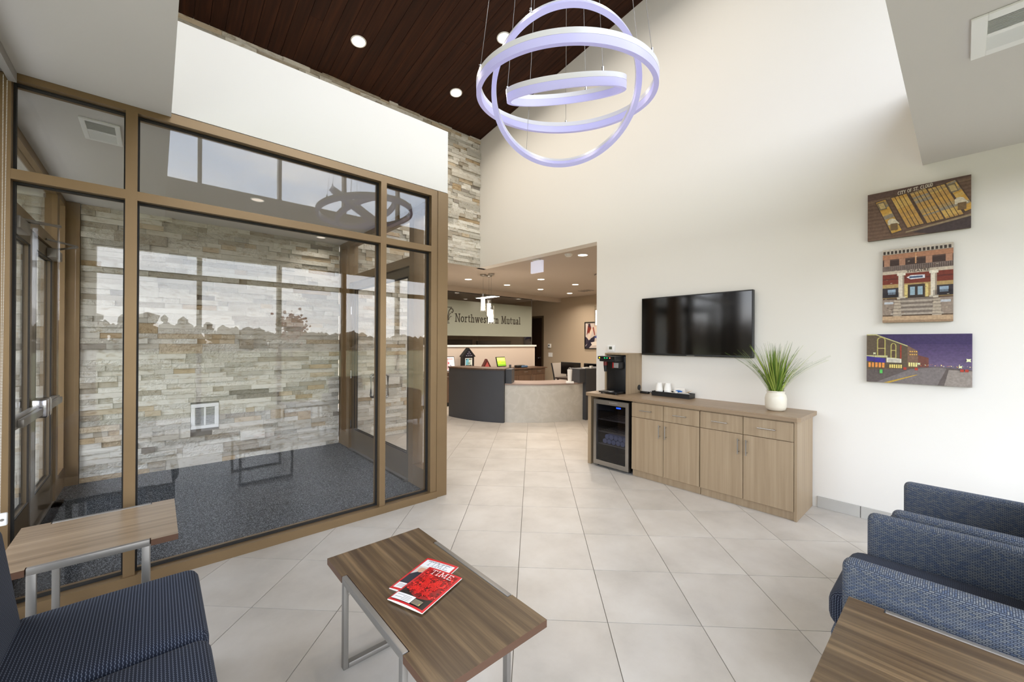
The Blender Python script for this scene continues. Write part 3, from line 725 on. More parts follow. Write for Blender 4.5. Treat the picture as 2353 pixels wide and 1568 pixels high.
# shade valance and bead chain
m = MB(); m.box(-.600, -.570, YB, YP-.003, 2.905, ZL-.001); m.box(-.70, -.600, YB, YP-.003, 2.945, ZL-.001)
struct('trim_9', m, plain('grey_shade_fascia', (150, 146, 142), .6), 'grey roller shade fascia under the dropped ceiling', 'shade fascia')
ch = thing('shade_chain', 'white bead chain of the roller shade at the left corner mullion', 'chain', (-.604, 3.33, .58))
m = MB(); bead = bmesh.new()
for k in range(292):
    z = .60+k*.0079
    for dx in (0, .022):
        if k > 288 and dx: continue
        g_ = bmesh.ops.create_icosphere(m.b, subdivisions=1, radius=.0022)
        bmesh.ops.translate(m.b, vec=(-.604+dx*.6*(k/292), 3.33, z), verts=g_['verts'])
o = part(ch, 'bead_string', m, M_white, True); o['kind'] = 'stuff'
part(ch, 'tensioner', B(-.612, -.578, 3.318, 3.342, .545, .61, bev=.006), M_white, True)
m = MB(); m.cyl((-.595, 3.316, .578), (-.595, 3.3185, .578), .007); part(ch, 'screw', m, M_steel)
# enclosing reception
m = MB(); m.box(9.72, 9.9, 2.6, 13.2, 0, 3.05); struct('wall_far', m, M_rwall, 'beige reception end wall', 'wall')
m = MB(); m.box(XR+.18, 9.9, 2.6, 2.75, 0, 3.05); struct('wall_side_1', m, M_rwall, 'beige reception side wall', 'wall')
m = MB(); m.box(3.10, 3.22, YS+.2, 13.1, 0, 3.05); struct('wall_side_2', m, M_rwall, 'beige wall left of the reception', 'wall')
m = MB(); m.box(2.95, 9.9, 13.0, 13.2, 0, 3.05); struct('wall_side_3', m, M_rwall, 'beige back office wall', 'wall')
m = MB(); m.box(2.16, XR+.18, YS, 13.2, 2.93, 3.05); m.box(XR+.18, 9.9, 2.6, 13.2, 2.93, 3.05); struct('ceiling_3', m, M_rceil, 'low taupe reception ceiling', 'ceiling')
m = MB(); m.box(2.152, 3.25, YS+.028, YS+.2, 0, 2.93); cst = struct('wall_back_4', m, M_grout, 'stacked ledger stone wall seen through the inner doors', 'wall')
stones(cst, 2.152, 3.262, .002, 2.93, lambda x, z: True, seed=17)
# beam + knee wall + sign glass
m = MB(); m.box(3.07, 9.72, 8.58, 8.74, 2.80, 2.93); struct('trim_10', m, M_rceil, 'shallow beam over the sign glass', 'beam')
# baseboard of grey tile along the white wall
bb = MB(); bb.box(XR-.004, XR, YB, .90, 0, .1)
bbo = struct('baseboard_right', bb, M_grout, 'grey tile skirting along the white wall', 'baseboard')
y = .898
bt = plain('grey_base_tile', (186, 184, 178), .5, vary=.05)
while y > YB:
    y0 = max(y-.305, YB); part(bbo, 'base_tile', B(XR-.012, XR-.004, y0+.002, y-.001, .001, .1), bt); y -= .308

# ================================================================== ceiling lights, vents
def downlight(name, x, y, zc, label, group, power, warm=WARM, r=.075, tilt=0, glow=14):
    d = thing(name, label, 'ceiling light', (x, y, zc), group)
    rot = Matrix.Rotation(tilt, 4, 'X')
    def loc(mb): bmesh.ops.transform(mb.b, matrix=Matrix.Translation((x, y, zc)) @ rot, verts=mb.b.verts); return mb
    m = MB(); m.lathe((0, 0, 0), [(r, 0.002), (r+.004, -.006), (r*1.22, -.006), (r*1.26, 0.001)], 36); part(d, 'trim_ring', loc(m), M_white, True)
    m = MB(); m.lathe((0, 0, 0), [(0, -.002), (r+.002, -.002)], 32); part(d, 'lens', loc(m), emat_c('downlight_lens_%d' % int(glow), (255, 240, 222), glow))
    if power: area('downlight_glow', (x, y, zc-.03), r*1.8, power, warm, (tilt, 0, 0), math.radians(150))
    return d
def emat_c(n, c, s): return MATS.get(n) or emat(n, c, s)
for (x, y, lab) in ((1.984, 5.326, 'round recessed downlight in the wood ceiling nearest the white bulkhead'), (3.55, 5.371, 'round recessed downlight in the wood ceiling nearest the stone corner'), (3.52, 4.164, 'round recessed downlight in the wood ceiling behind the ring chandelier')):
    downlight('downlight', x, y, ZC(y)-.002, lab, 'downlights in the wood ceiling', 12, warm=NEUT, r=.078, tilt=-slope, glow=10)
for x, y, lab in ((1.984, 4.164, 'out-of-view downlight over the middle of the lobby'), (1.984, 2.96, 'out-of-view downlight over the chandelier, near the bulkhead'), (3.52, 2.96, 'out-of-view downlight above the television'), (1.984, 1.76, 'out-of-view downlight above the coffee table'), (3.52, 1.76, 'out-of-view downlight above the canvases')):
    downlight('downlight', x, y, ZC(y)-.002, lab, 'downlights in the wood ceiling', 9, warm=NEUT, r=.078, tilt=-slope, glow=10)  # unseen rows continuing the ceiling grid, added to brighten the white wall
names = {0: 'round downlight in the reception ceiling nearest the white wall opening', 1: 'round downlight in the reception ceiling at the far left, beside the pendants', 2: 'round downlight in the reception ceiling just right of the pendants', 3: 'round downlight in the reception ceiling below the white emergency sign', 4: 'round downlight behind the one below the emergency sign', 5: 'round downlight at the right of the reception ceiling', 6: 'round downlight nearest the beige end wall corner'}
for k, (x, y) in enumerate([(5.142, 4.082), (5.269, 7.434), (6.492, 7.509), (6.458, 6.304), (7.676, 7.508), (7.65, 6.297), (8.894, 7.528)]):
    downlight('downlight', x, y, 2.929, names[k], 'downlights in the reception ceiling', 18, r=.072, glow=9)
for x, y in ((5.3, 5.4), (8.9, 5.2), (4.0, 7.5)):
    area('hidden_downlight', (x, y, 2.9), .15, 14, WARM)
for k, (x, y) in enumerate([(.756, 4.72), (1.68, 5.84)]):
    downlight('vestibule_light', x, y, 2.938, ('small round light in the middle of the vestibule ceiling', 'small round light in the vestibule ceiling by the inner doors')[k], 'vestibule ceiling lights', 1.2, warm=(1, .93, .84), r=.05, glow=.7)

def vent(name, x0, x1, y0, y1, z, label, n=11, along='Y'):
    v_ = thing(name, label, 'vent', ((x0+x1)/2, (y0+y1)/2, z)); t = .05 if along == 'Y' else .026; xm_ = (x0+x1)/2; ym_ = (y0+y1)/2
    m = MB()
    for b in ((x0, x1, y0, y0+t), (x0, x1, y1-t, y1), (x0, x0+t, y0+t, y1-t), (x1-t, x1, y0+t, y1-t), (xm_-.012, xm_+.012, y0+t, y1-t) if along == 'Y' else (x0+t, x1-t, ym_-.01, ym_+.01)): m.box(*b, z-.012, z, bev=.002, seg=1)
    part(v_, 'frame', m, M_white)
    part(v_, 'duct_shadow', B(x0+t, x1-t, y0+t, y1-t, z-.002, z-.0005), M_black)
    if along == 'X':
        for a, b, tl in ((y0+t, ym_-.01, .85), (ym_+.01, y1-t, -.85)):
            for k in range(n):
                c = a+(b-a)*(k+.5)/n
                part(v_, 'louver', B(x0+t, x1-t, c-.0065, c+.0065, z-.0075, z-.0065, rot=Matrix.Rotation(tl, 3, 'X')), M_white)
        return v_
    for a, b, tl in ((x0+t, xm_-.012, -.85), (xm_+.012, x1-t, .85)):
        for k in range(n):
            c = a+(b-a)*(k+.5)/n; q = Matrix.Rotation(tl, 3, 'Y')
            part(v_, 'louver', B(c-.0065, c+.0065, y0+t, y1-t, z-.0075, z-.0065, rot=q), M_white)
    return v_
vent('ceiling_vent', 2.69, 3.06, -.62, -.02, ZL-.001, 'white louvred vent in the dropped ceiling at upper right', 11)
vent('ceiling_vent', -.378, -.188, 3.72, 4.08, 2.939, 'white louvred vent in the vestibule ceiling', 9, 'X')
# wall grille in the stone
gv = thing('wall_heater_grille', 'white square heater grille set low in the stone wall', 'grille', (.45, YS-.02, .45))
m = MB(); x0, x1, z0, z1 = .314, .586, .447, .748; yf = 6.118
for b in ((x0, x1, z0, z0+.04), (x0, x1, z1-.045, z1), (x0, x0+.04, z0+.04, z1-.045), (x1-.04, x1, z0+.04, z1-.045), (.441, .459, z0+.04, z1-.045)): m.box(b[0], b[1], yf, yf+.06, b[2], b[3], bev=.003, seg=1)
part(gv, 'frame', m, M_white); part(gv, 'cavity', B(x0+.01, x1-.01, yf+.03, yf+.035, z0+.01, z1-.01), M_black)
for side in ((x0+.04, .441), (.459, x1-.04)):
    for k in range(14):
        zz = z0+.05+k*.0148; part(gv, 'louver', B(side[0], side[1], yf+.008, yf+.0095, zz-.005, zz+.005, rot=Matrix.Rotation(.6, 3, 'X')), M_white)

# ================================================================== ring chandelier
CX, CY = 2.030, 1.766
M_ringw = plain('white_ring_housing', (238, 238, 240), .25, spec=.6)
M_lav = plain('lavender_light_diffuser', (204, 202, 230), .35, emis=(150, 146, 240), es=.24)
hd = Vector((.664, .7478, 0)).normalized(); lt = Vector((-hd.y, hd.x, 0))   # away from / across the entry view
def ringmesh(r, z0, z1, th, n=128):
    m = MB(); m.lathe((0, 0, 0), [(r-th/2, z0), (r+th/2, z0), (r+th/2, z1), (r-th/2, z1), (r-th/2, z0)], n); bmesh.ops.remove_doubles(m.b, verts=m.b.verts[:], dist=1e-6); return m
ch = thing('ring_chandelier', 'chandelier of three tilted white rings with glowing lavender bands', 'chandelier', (CX, CY, 3.2))
def frame(n_, xa):
    z = n_.normalized(); x = (xa-z*xa.dot(z)).normalized(); y = z.cross(x); return Matrix((x, y, z)).transposed().to_4x4()
rings = [(.60, 3.187, hd*(-math.sin(.112))*-1, .112, 0.0, .028, .044, .034, 'large'), ]
def addring(r, zc, n_, hh, dh, th):
    M = Matrix.Translation((CX, CY, zc)) @ frame(n_, lt)
    m = ringmesh(r, 0, hh, th); bmesh.ops.transform(m.b, matrix=M, verts=m.b.verts); rg = part(ch, 'ring', m, M_ringw, True)
    m = ringmesh(r, -dh, -.0006, th*.94); bmesh.ops.transform(m.b, matrix=M, verts=m.b.verts); part(rg, 'diffuser', m, M_lav, True)
    return M
up = Vector((0, 0, 1))
Ma = addring(.575, 3.197, up*math.cos(.112)-hd*math.sin(.112), .03, .045, .032)            # near edge lower
tb = math.radians(38)
Mb = addring(.475, 3.175, up*math.cos(tb)+hd*math.sin(tb), .03, .04, .032)                    # near edge raised
tc_ = math.radians(24); n3 = (up*math.cos(tc_)-hd*math.sin(tc_)+lt*.09)
Mc = addring(.38, 3.205, n3, .028, .044, .03)
m = MB(); zcan = ZC(CY)
m.lathe((CX, CY, zcan-.045), [(0, 0), (.3, 0), (.305, .01), (.305, .08), (0, .08)], 48); part(ch, 'canopy', m, M_ringw, True)
ci = 0
for M, r, angs in ((Ma, .585, (20, 140, 262)), (Mb, .49, (60, 165, 300)), (Mc, .385, (0, 118, 240))):
    for a in angs:
        p = M @ Vector((r*math.cos(math.radians(a)), r*math.sin(math.radians(a)), .03)); d = Vector((p.x-CX, p.y-CY, 0))
        q = Vector((CX, CY, zcan-.04))+d*.42
        m = MB(); m.cyl(p, q, .0016, n=6); part(ch, 'suspension_cable', m, M_alu)
        m = MB(); m.cyl(p-Vector((0, 0, .004)), p+Vector((0, 0, .022)), .007, n=10); part(ch, 'cable_clamp', m, M_chrome, True)

# ================================================================== wall canvases and TV
def hang(art, x, y0, z0, W, Hh, parent, name, mat):
    """art mesh lies in its own XY plane; turn it to face -x (left edge at larger y)"""
    M = Matrix(((0, 0, -1, x), (-1, 0, 0, y0), (0, 1, 0, z0), (0, 0, 0, 1)))
    bmesh.ops.transform(art, matrix=M, verts=art.verts)
    me = bpy.data.meshes.new(name); art.to_mesh(me); art.free(); me.transform(Matrix.Translation(-wloc(parent))); me.materials.append(mat)
    return link(name, me, parent)
rr = random.Random(21)
def canvas(name, y0, y1, z0, z1, shapes, label, side):
    W, Hh = y1-y0, z1-z0
    t = thing(name, label, 'picture', (XR, (y0+y1)/2, z0), 'canvas pictures on the white wall')
    part(t, 'canvas_block', B(XR-.034, XR-.001, y0, y1, z0, z1, bev=.003, seg=1), plain('canvas_edge_%s' % side, {'a': (96, 84, 72), 'b': (120, 108, 96), 'c': (84, 76, 84)}[side], .8))
    hang(flat_art(W, Hh, shapes), XR-.0342, y1, z0, W, Hh, t, 'printed_picture', M_print)
    return t
# 1: brick facade with tall golden windows, tilted
W, Hh = .585, .40; sh = []
sh.append(((112, 88, 72), rect(0, 0, 1, 1)))
for k in range(26):
    v = k/26; sh.append(((104, 80, 66) if k % 2 else (120, 95, 79), [(0, v), (1, v+.0), (1, v+.018), (0, v+.018)]))
sh.append(((92, 70, 62), [(0, .86), (1, .97), (1, 1), (0, 1)]))
sh.append(((128, 104, 84), [(0, .80), (1, .90), (1, .93), (0, .835)]))
sh.append(((70, 58, 58), [(.62, 0), (1, 0), (1, .22), (.46, .07)]))
sh.append(((150, 132, 104), [(.40, .07), (1, .22), (1, .26), (.40, .10)]))
def tiltwin(u, wd, col, top, bot, bars=3):
    s_ = .17
    q = [(u+s_, bot+.0), (u+s_+wd, bot+.04), (u+wd, top+.03), (u, top)]
    sh.append(((88, 70, 58), [(u+s_-.012, bot-.02), (u+s_+wd+.012, bot+.02), (u+wd+.012, top+.05), (u-.012, top+.02)])); sh.append((col, q))
    for k in range(9):
        a, b = rr.random()*.85, .04+rr.random()*.1; f = lambda s2, t2: (q[3][0]+(q[0][0]-q[3][0])*s2+(q[2][0]-q[3][0])*t2, q[3][1]+(q[0][1]-q[3][1])*s2+(q[2][1]-q[3][1])*t2)
        sh.append((rr.choice([(200, 156, 78), (176, 148, 100), (150, 140, 122), (206, 170, 96)]), [f(a, 0), f(a+b, 0), f(a+b*.7, 1), f(a-.02, 1)]))
    for k in range(1, bars+1):
        t2 = k/(bars+1); sh.append(((70, 56, 46), [f(0, t2-.02), f(1, t2-.02), f(1, t2+.02), f(0, t2+.02)]))
tiltwin(.09, .10, (205, 160, 74), .80, .10, 0)
for u in (.25, .44, .61): tiltwin(u, .155, (186, 146, 82), .84+(u-.25)*.12, .17+(u-.25)*.18)
tiltwin(.78, .08, (205, 160, 74), .92, .32, 0)
for (u, v) in ((.135, .62), (.82, .72)): sh.append(((120, 106, 84), [(u, v), (u+.075, v+.01), (u+.04, v+.18), (u-.035, v+.16)])); sh.append(((196, 172, 120), [(u+.008, v+.02), (u+.062, v+.03), (u+.035, v+.15), (u-.02, v+.14)]))
for (u, v) in ((.29, .16), (.93, .36)): sh.append(((214, 204, 180), [(u-.07, v+.12)]+[(u-.03+.05*math.cos(a)-.0, v+.17+.08*math.sin(a)) for a in [2.6, 2, 1.4, .8, .3]]+[(u+.05, v+.12)])); sh.append(((120, 96, 66), rect(u-.045, v, u+.03, v+.14)))
txt(sh, (228, 220, 200), 'CITY OF ST. CLOUD', .32, .875, .026, .20, .003, W, Hh, .075)
canvas('canvas_picture', -.037, .549, 2.399, 2.798, sh, 'canvas print of a tilted brick facade with tall golden windows, topmost of the three', 'a')
# 2: theatre entrance with columns and steps
W, Hh = .40, .61; sh = [((120, 96, 78), rect(0, 0, 1, 1))]
sh.append(((196, 186, 172), rect(0, .93, 1, 1)))
for k in range(17): sh.append(((60, 50, 44), rect(.01+k*.058, .935, .045+k*.058, .975)))
sh.append(((176, 126, 96), rect(0, .86, 1, .925))); sh.append(((92, 70, 60), rect(0, .845, 1, .862)))
sh.append(((64, 46, 40), rect(0, .77, 1, .845)))
for u in (.02, .25, .63, .9): sh.append(((176, 132, 106), rect(u, .765, u+.09, .86)))
sh.append(((210, 160, 116), rect(.48, .78, .50, .92)))
sh.append(((132, 116, 108), rect(0, .70, 1, .77)))
for k in range(34): sh.append(((84, 70, 64), rect(k*.03, .705, k*.03+.01, .765)))
sh.append(((206, 192, 172), rect(0, .655, 1, .70)))
txt(sh, (60, 40, 30), 'THEATRE', .36, .668, .018, .13, .0036, W, Hh)
sh.append(((120, 50, 34), rect(0, .52, 1, .655))); sh.append(((96, 40, 30), rect(0, .58, 1, .60)))
sh.append(((176, 148, 96), rect(0, .33, 1, .52)))
sh.append(((222, 222, 226), [(.36, .60), (.42, .625), (.62, .62), (.62, .575), (.42, .57)])); sh.append(((70, 90, 120), rect(.40, .585, .59, .61)))
for a, b in ((.0, .26), (.74, 1)): sh.append(((52, 44, 48), rect(a, .34, b, .47))); sh.append(((150, 170, 190), rect(a+.08, .38, b-.06, .45)))
sh.append(((56, 46, 40), rect(.38, .33, .62, .5)))
for a in (.41, .52): sh.append(((150, 176, 190), rect(a, .36, a+.07, .47)))
sh.append(((220, 200, 130), rect(.33, .33, .375, .5))); sh.append(((220, 200, 130), rect(.63, .33, .665, .5)))
for u in (.24, .70):
    sh.append(((222, 212, 194), rect(u, .33, u+.085, .645))); sh.append(((166, 150, 132), rect(u+.06, .33, u+.085, .645))); sh.append(((232, 224, 206), rect(u-.02, .63, u+.105, .665))); sh.append(((206, 196, 178), rect(u-.02, .31, u+.105, .345)))
for k in range(16):
    for a, b in ((0, .26), (.74, 1)): sh.append(((40, 36, 40), rect(a+(b-a)*k/16, .335, a+(b-a)*k/16+.006, .41)))
for a, b in ((0, .2), (.8, 1)): sh.append(((150, 134, 120), rect(a, .1, b, .31))); sh.append(((196, 200, 206), rect(a+.03, .25, b-.03, .28)))
for k in range(8):
    v = .10+k*.028; sh.append((((172, 160, 146), (122, 110, 100))[k % 2], [(.12+k*.02, v), (.88-k*.02, v), (.87-k*.02, v+.028), (.13+k*.02, v+.028)]))
for a in (.16, .72): sh.append(((182, 168, 150), [(a, .08), (a+.13, .08), (a+.11, .3), (a+.02, .3)]))
for k in range(5):
    for a in (.16, .72): sh.append(((110, 98, 86), rect(a+.0, .10+k*.042, a+.125, .106+k*.042)))
sh.append(((188, 160, 128), rect(0, 0, 1, .085))); sh.append(((158, 130, 102), rect(0, .0, 1, .03)))
for k in range(30): sh.append((rr.choice([(90, 74, 64), (210, 196, 172), (140, 110, 88)]), (lambda u, v: rect(u, v, u+.03, v+.006))(rr.uniform(0, .95), rr.uniform(.1, .9))))
canvas('canvas_picture', .052, .452, 1.696, 2.306, sh, 'square-ish canvas print of a theatre porch with columns and steps, middle of the three', 'b')
# 3: street at dusk
W, Hh = .60, .40; sh = [((58, 44, 88), rect(0, 0, 1, 1))]
for k in range(10): sh.append(((70+k*4, 54+k*4, 96+k*3), rect(0, .75-k*.045, 1, .80-k*.045)))
sh.append(((104, 92, 116), rect(0, .28, 1, .38)))
sh.append(((96, 86, 82), [(0, 0), (1, 0), (1, .32), (.70, .36), (0, .26)])); sh.append(((122, 114, 112), [(.1, 0), (.7, 0), (.78, .33), (.7, .35), (.45, .3)]))
sh.append(((196, 160, 60), [(.18, 0), (.24, 0), (.52, .19), (.5, .19)])); sh.append(((150, 140, 132), [(.76, 0), (1, 0), (1, .3), (.8, .31)]))
sh.append(((108, 84, 58), [(0, .26), (.52, .32), (.52, .36), (0, .36)]))
sh.append(((92, 78, 60), [(0, 1), (.10, 1), (.42, .76), (.42, .33), (0, .27)])); sh.append(((124, 96, 78), [(.42, .33), (.52, .34), (.52, .66), (.42, .77)])); sh.append(((112, 66, 56), [(.52, .34), (.62, .345), (.62, .53), (.52, .58)]))
sh.append(((196, 190, 130), [(.0, .98), (.10, .98), (.42, .75), (.42, .77), (.1, 1), (0, 1)]))
for u, w_, v0, v1 in ((.11, .09, .54, .88), (.25, .06, .50, .76)):
    sh.append(((176, 166, 92), [(u, v0), (u+w_, v0)]+[(u+w_/2+w_/2*math.cos(a*PI/6), v1+.06*math.sin(a*PI/6)) for a in range(7)])); sh.append(((86, 66, 50), [(u+.012, v0+.02), (u+w_-.012, v0+.02)]+[(u+w_/2+(w_/2-.012)*math.cos(a*PI/6), v1+.045*math.sin(a*PI/6)) for a in range(7)]))
    sh.append(((190, 176, 110), rect(u, v0+.16, u+w_, v0+.175)))
sh.append(((196, 192, 140), rect(0, .52, .22, .56))); sh.append(((62, 48, 130), [(.0, .44), (.2, .42), (.2, .5), (0, .54)])); sh.append(((60, 46, 140), [(.07, .42), (.2, .41), (.18, .49), (.11, .52)]))
for k in range(5): sh.append(((232, 150, 70), rect(.02+k*.036, .31, .045+k*.036, .41)))
sh.append(((224, 220, 200), [(.21, .42), (.36, .42), (.36, .50), (.21, .52)]))
for k in range(3): sh.append(((120, 108, 110), rect(.225, .435+k*.022, .345, .442+k*.022)))
sh.append(((150, 60, 40), rect(.345, .5, .362, .78)))
for k in range(6): sh.append(((236, 214, 120), rect(.24+k*.022, .31, .255+k*.022, .38)))
for k in range(4): sh.append(((236, 226, 150), rect(.43+k*.022, .35, .446+k*.022, .43)))
for k in range(8): sh.append(((240, 190, 90), (lambda u, v: rect(u, v, u+.012, v+.02))(.44+.02*(k % 4), .58+.06*(k//4))))
for k in range(46):
    u = rr.uniform(.5, 1); v = .36+abs(rr.gauss(0, .02)); c = rr.choice([(250, 236, 170), (170, 240, 230), (255, 200, 110), (236, 120, 80)]); s_ = rr.uniform(.003, .009); sh.append((c, rect(u, v, u+s_, v+s_*1.5)))
for u, v, s_ in ((.085, .60, .02), (.53, .41, .02), (.90, .37, .022), (.97, .5, .03)): sh.append(((236, 240, 190), [(u+s_*math.cos(a*PI/4)*(1 if a % 2 else .5), v+s_*1.5*math.sin(a*PI/4)*(1 if a % 2 else .5)) for a in range(8)]))
sh.append(((70, 64, 70), rect(.082, .2, .086, .6)))
for u in (.38, .49, .9, .94): sh.append(((176, 62, 46), rect(u, .28, u+.03, .33)))
sh.append(((90, 190, 90), rect(.14, .19, .17, .27)))
canvas('canvas_picture', -.045, .552, 1.195, 1.600, sh, 'canvas print of a lit town street at dusk, lowest of the three', 'c')
# TV
tv = thing('television', 'large black flat wall television above the taupe cabinets', 'television', (XR, 2.05, 1.36))
part(tv, 'housing', B(XR-.055, XR-.012, 1.424, 2.682, 1.366, 2.07, bev=.004, seg=1), M_black)
part(tv, 'screen', B(XR-.0565, XR-.0545, 1.437, 2.669, 1.388, 2.057), M_blackg)
part(tv, 'logo_bar', B(XR-.058, XR-.053, 2.02, 2.11, 1.3695, 1.3735), M_steel)
part(tv, 'wall_bracket', B(XR-.012, XR-.0005, 1.75, 2.3, 1.5, 1.9), M_black)

# ================================================================== coffee station
# worktop with its support panel
wt = thing('worktop', 'long taupe laminate worktop running over the cabinets and the fridge', 'worktop', (4.3, 2.03, .852))
m = MB(); m.prism([(4.04, .93), (4.065, .905), (XR-.001, .905), (XR-.001, 3.165), (4.065, 3.165), (4.04, 3.14)], .852, .89); part(wt, 'top_slab', m, M_counter)
part(wt, 'support_panel', B(4.07, XR-.014, 3.09, 3.135, .001, .851), M_console)
def handle(par, horizontal, y, z, ln):
    m = MB()
    if horizontal: m.cyl((4.022, y-ln/2, z), (4.022, y+ln/2, z), .0055, n=10); pts = [(y-ln*.36, z), (y+ln*.36, z)]
    else: m.cyl((4.022, y, z-ln/2), (4.022, y, z+ln/2), .0055, n=10); pts = [(y, z-ln*.36), (y, z+ln*.36)]
    for a, b in pts: m.cyl((4.022, a, b), (4.058, a, b), .004, n=8)
    part(par, 'handle', m, M_steel, True)
def cabinet(y0, y1, label):
    c = thing('base_cabinet', label, 'cabinet', (4.3, (y0+y1)/2, 0), 'base cabinets under the worktop')
    part(c, 'body', B(4.08, XR-.014, y0+.001, y1-.001, .078, .851), M_console)
    part(c, 'toe_kick', B(4.088, XR-.016, y0+.001, y1-.001, .001, .0775), M_console)
    ym = (y0+y1)/2
    for k, (a, b) in enumerate(((y0, ym), (ym, y1))):
        a += .0025; b -= .0025
        d = part(c, 'drawer', B(4.058, 4.079, a, b, .678, .838, bev=.0012, seg=1), M_console); handle(d, True, (a+b)/2, .762, .142)
        d = part(c, 'door', B(4.058, 4.079, a, b, .08, .673, bev=.0012, seg=1), M_console); handle(d, False, b-.032 if k == 0 else a+.032, .564, .142)
cabinet(.956, 1.743, 'taupe base cabinet at the right end, under the potted grass')
cabinet(1.746, 2.511, 'taupe base cabinet beside the small fridge, under the tray')
part(wt, 'end_panel', B(4.07, XR-.013, .934, .9545, .001, .8515), M_console)
# beverage fridge
fr = thing('beverage_fridge', 'small black and steel glass-door drinks fridge under the worktop', 'fridge', (4.3, 2.8, 0))
fy0, fy1, fz0, fz1 = 2.545, 3.035, .03, .822
m = MB()
for b in ((4.10, 4.56, fy0, fy0+.03, fz0, fz1), (4.10, 4.56, fy1-.03, fy1, fz0, fz1), (4.53, 4.56, fy0, fy1, fz0, fz1), (4.10, 4.56, fy0+.03, fy1-.03, fz0, fz0+.04), (4.10, 4.56, fy0+.03, fy1-.03, fz1-.05, fz1)): m.box(*b)
part(fr, 'body', m, M_black)
dr = part(fr, 'door_frame', None or (lambda mm: (mm.box(4.05, 4.09, fy0-.002, fy0+.04, fz0, fz1), mm.box(4.05, 4.09, fy1-.04, fy1, fz0, fz1), mm.box(4.0502, 4.09, fy0+.04, fy1-.04, fz0, fz0+.055), mm.box(4.0502, 4.09, fy0+.04, fy1-.04, fz1-.055, fz1), mm)[-1])(MB()), M_steel)
part(dr, 'pane', B(4.062, 4.066, fy0+.04, fy1-.04, fz0+.055, fz1-.055), glassmat('dark_fridge_glass', (.62, .63, .68), 1.5))
for k in range(6): m = MB(); m.cyl((4.0495, 2.80-k*.02, fz1-.026), (4.052, 2.80-k*.02, fz1-.026), .004, n=10); part(dr, 'button', m, M_white)
part(fr, 'display', B(4.066, 4.07, 2.66, 2.72, .735, .752), emat('blue_display', (40, 90, 255), 2.2))
area('fridge_fill_light', (4.3, 2.79, .76), .12, .25, (.75, .8, 1))  # unseen lamp added to brighten the dark shelves and bottles
for z in (.27, .42, .57):
    m = MB()
    for k in range(9): m.box(4.12+k*.048, 4.124+k*.048, fy0+.032, fy1-.032, z, z+.004)
    m.box(4.108, 4.116, fy0+.032, fy1-.032, z-.004, z+.01); part(fr, 'shelf', m, M_steel)
for a in (fy0+.03, fy1-.03):
    m = MB(); m.cyl((4.12, a, .001), (4.12, a, .03), .015, n=12); part(fr, 'foot', m, M_black)
M_bottle = glassmat('clear_bottle_plastic', (.82, .86, .95), 1.45)
bt_ = MB(); bt_.cyl((0, 0, 0), (.13, 0, 0), .03, n=12); bt_.cyl((.13, 0, 0), (.17, 0, 0), .03, .012, n=12)
bme = bt_.mesh('bottle_body', plain('pale_blue_bottle', (150, 160, 190), .2), smooth=True); ct = MB(); ct.cyl((.17, 0, 0), (.19, 0, 0), .013, n=12); cme = ct.mesh('cap', M_white, smooth=True)
bn = 0
for row, n in ((0, 6), (1, 5)):
    for k in range(n):
        b = tag(link('water_bottle', None, None, (4.135, 2.615+row*.031+k*.0625, .3075+row*.056)), 'small water bottle lying in the pile on the fridge shelf', 'bottle', 'water bottles in the fridge')
        link('bottle_body', bme, b); link('cap', cme, b)
# appliance hutch
hu = thing('appliance_hutch', 'open taupe box hutch standing on the worktop around the hot drink machine', 'hutch', (4.45, 2.88, .89))
hx = 4.275
part(hu, 'side_panel', B(hx, XR-.002, 2.708, 2.727, .8905, 1.385), M_console); part(hu, 'side_panel', B(hx, XR-.002, 3.012, 3.031, .8905, 1.385), M_console)
part(hu, 'top_panel', B(hx, XR-.002, 2.7275, 3.0115, 1.364, 1.385), M_console)
m = MB(); m.cyl((4.545, 2.7035, .955), (4.545, 2.708, .955), .034, n=24); part(hu, 'cable_grommet', m, M_black)
# hot drink machine
cm = thing('drink_machine', 'black pod hot drink machine with coloured buttons inside the hutch', 'drink machine', (4.35, 2.86, .89))
part(cm, 'body', B(4.285, 4.55, 2.737, 3.002, .906, 1.352, bev=.008), M_black, True)
part(cm, 'head', B(4.10, 4.29, 2.76, 2.99, 1.285, 1.352, bev=.006), M_black, True)
part(cm, 'control_panel', B(4.085, 4.10, 2.76, 3.0, 1.312, 1.35), M_blackg)
part(cm, 'brew_chamber', B(4.16, 4.29, 2.745, 2.87, 1.2, 1.285, bev=.012), M_black, True)
m = MB(); m.cyl((4.16, 2.94, 1.285), (4.16, 2.94, 1.235), .026, .024, n=16); part(cm, 'spout_collar', m, plain('dark_red_plastic', (110, 30, 26), .3), True)
m = MB(); m.cyl((4.16, 2.94, 1.235), (4.16, 2.94, 1.16), .024, .016, n=16); part(cm, 'spout', m, M_black, True)
for k, c in enumerate(((250, 220, 40), (40, 200, 110), (40, 190, 120), (255, 120, 90))):
    m = MB(); yy = 2.975-(0, .075, .11, .15)[k]; m.cyl((4.0848, yy, 1.33), (4.081, yy, 1.33), .008, n=14); part(cm, 'button', m, emat('lit_button_%d' % k, c, 1.3))
part(cm, 'warning_label', B(4.1585, 4.1595, 2.755, 2.82, 1.212, 1.272), plain('pale_label', (150, 146, 142), .5))
part(cm, 'label_stripe', B(4.158, 4.1584, 2.824, 2.836, 1.207, 1.277), plain('red_label', (200, 30, 30), .5))
m = MB(); m.box(4.10, 4.285, 2.74, 3.0, .904, .92, bev=.005)
part(cm, 'drip_tray', m, M_black, True)
m = MB(); m.cyl((4.16, 2.87, .92), (4.16, 2.87, .926), .05, n=24); part(cm, 'drip_grille', m, M_steel)
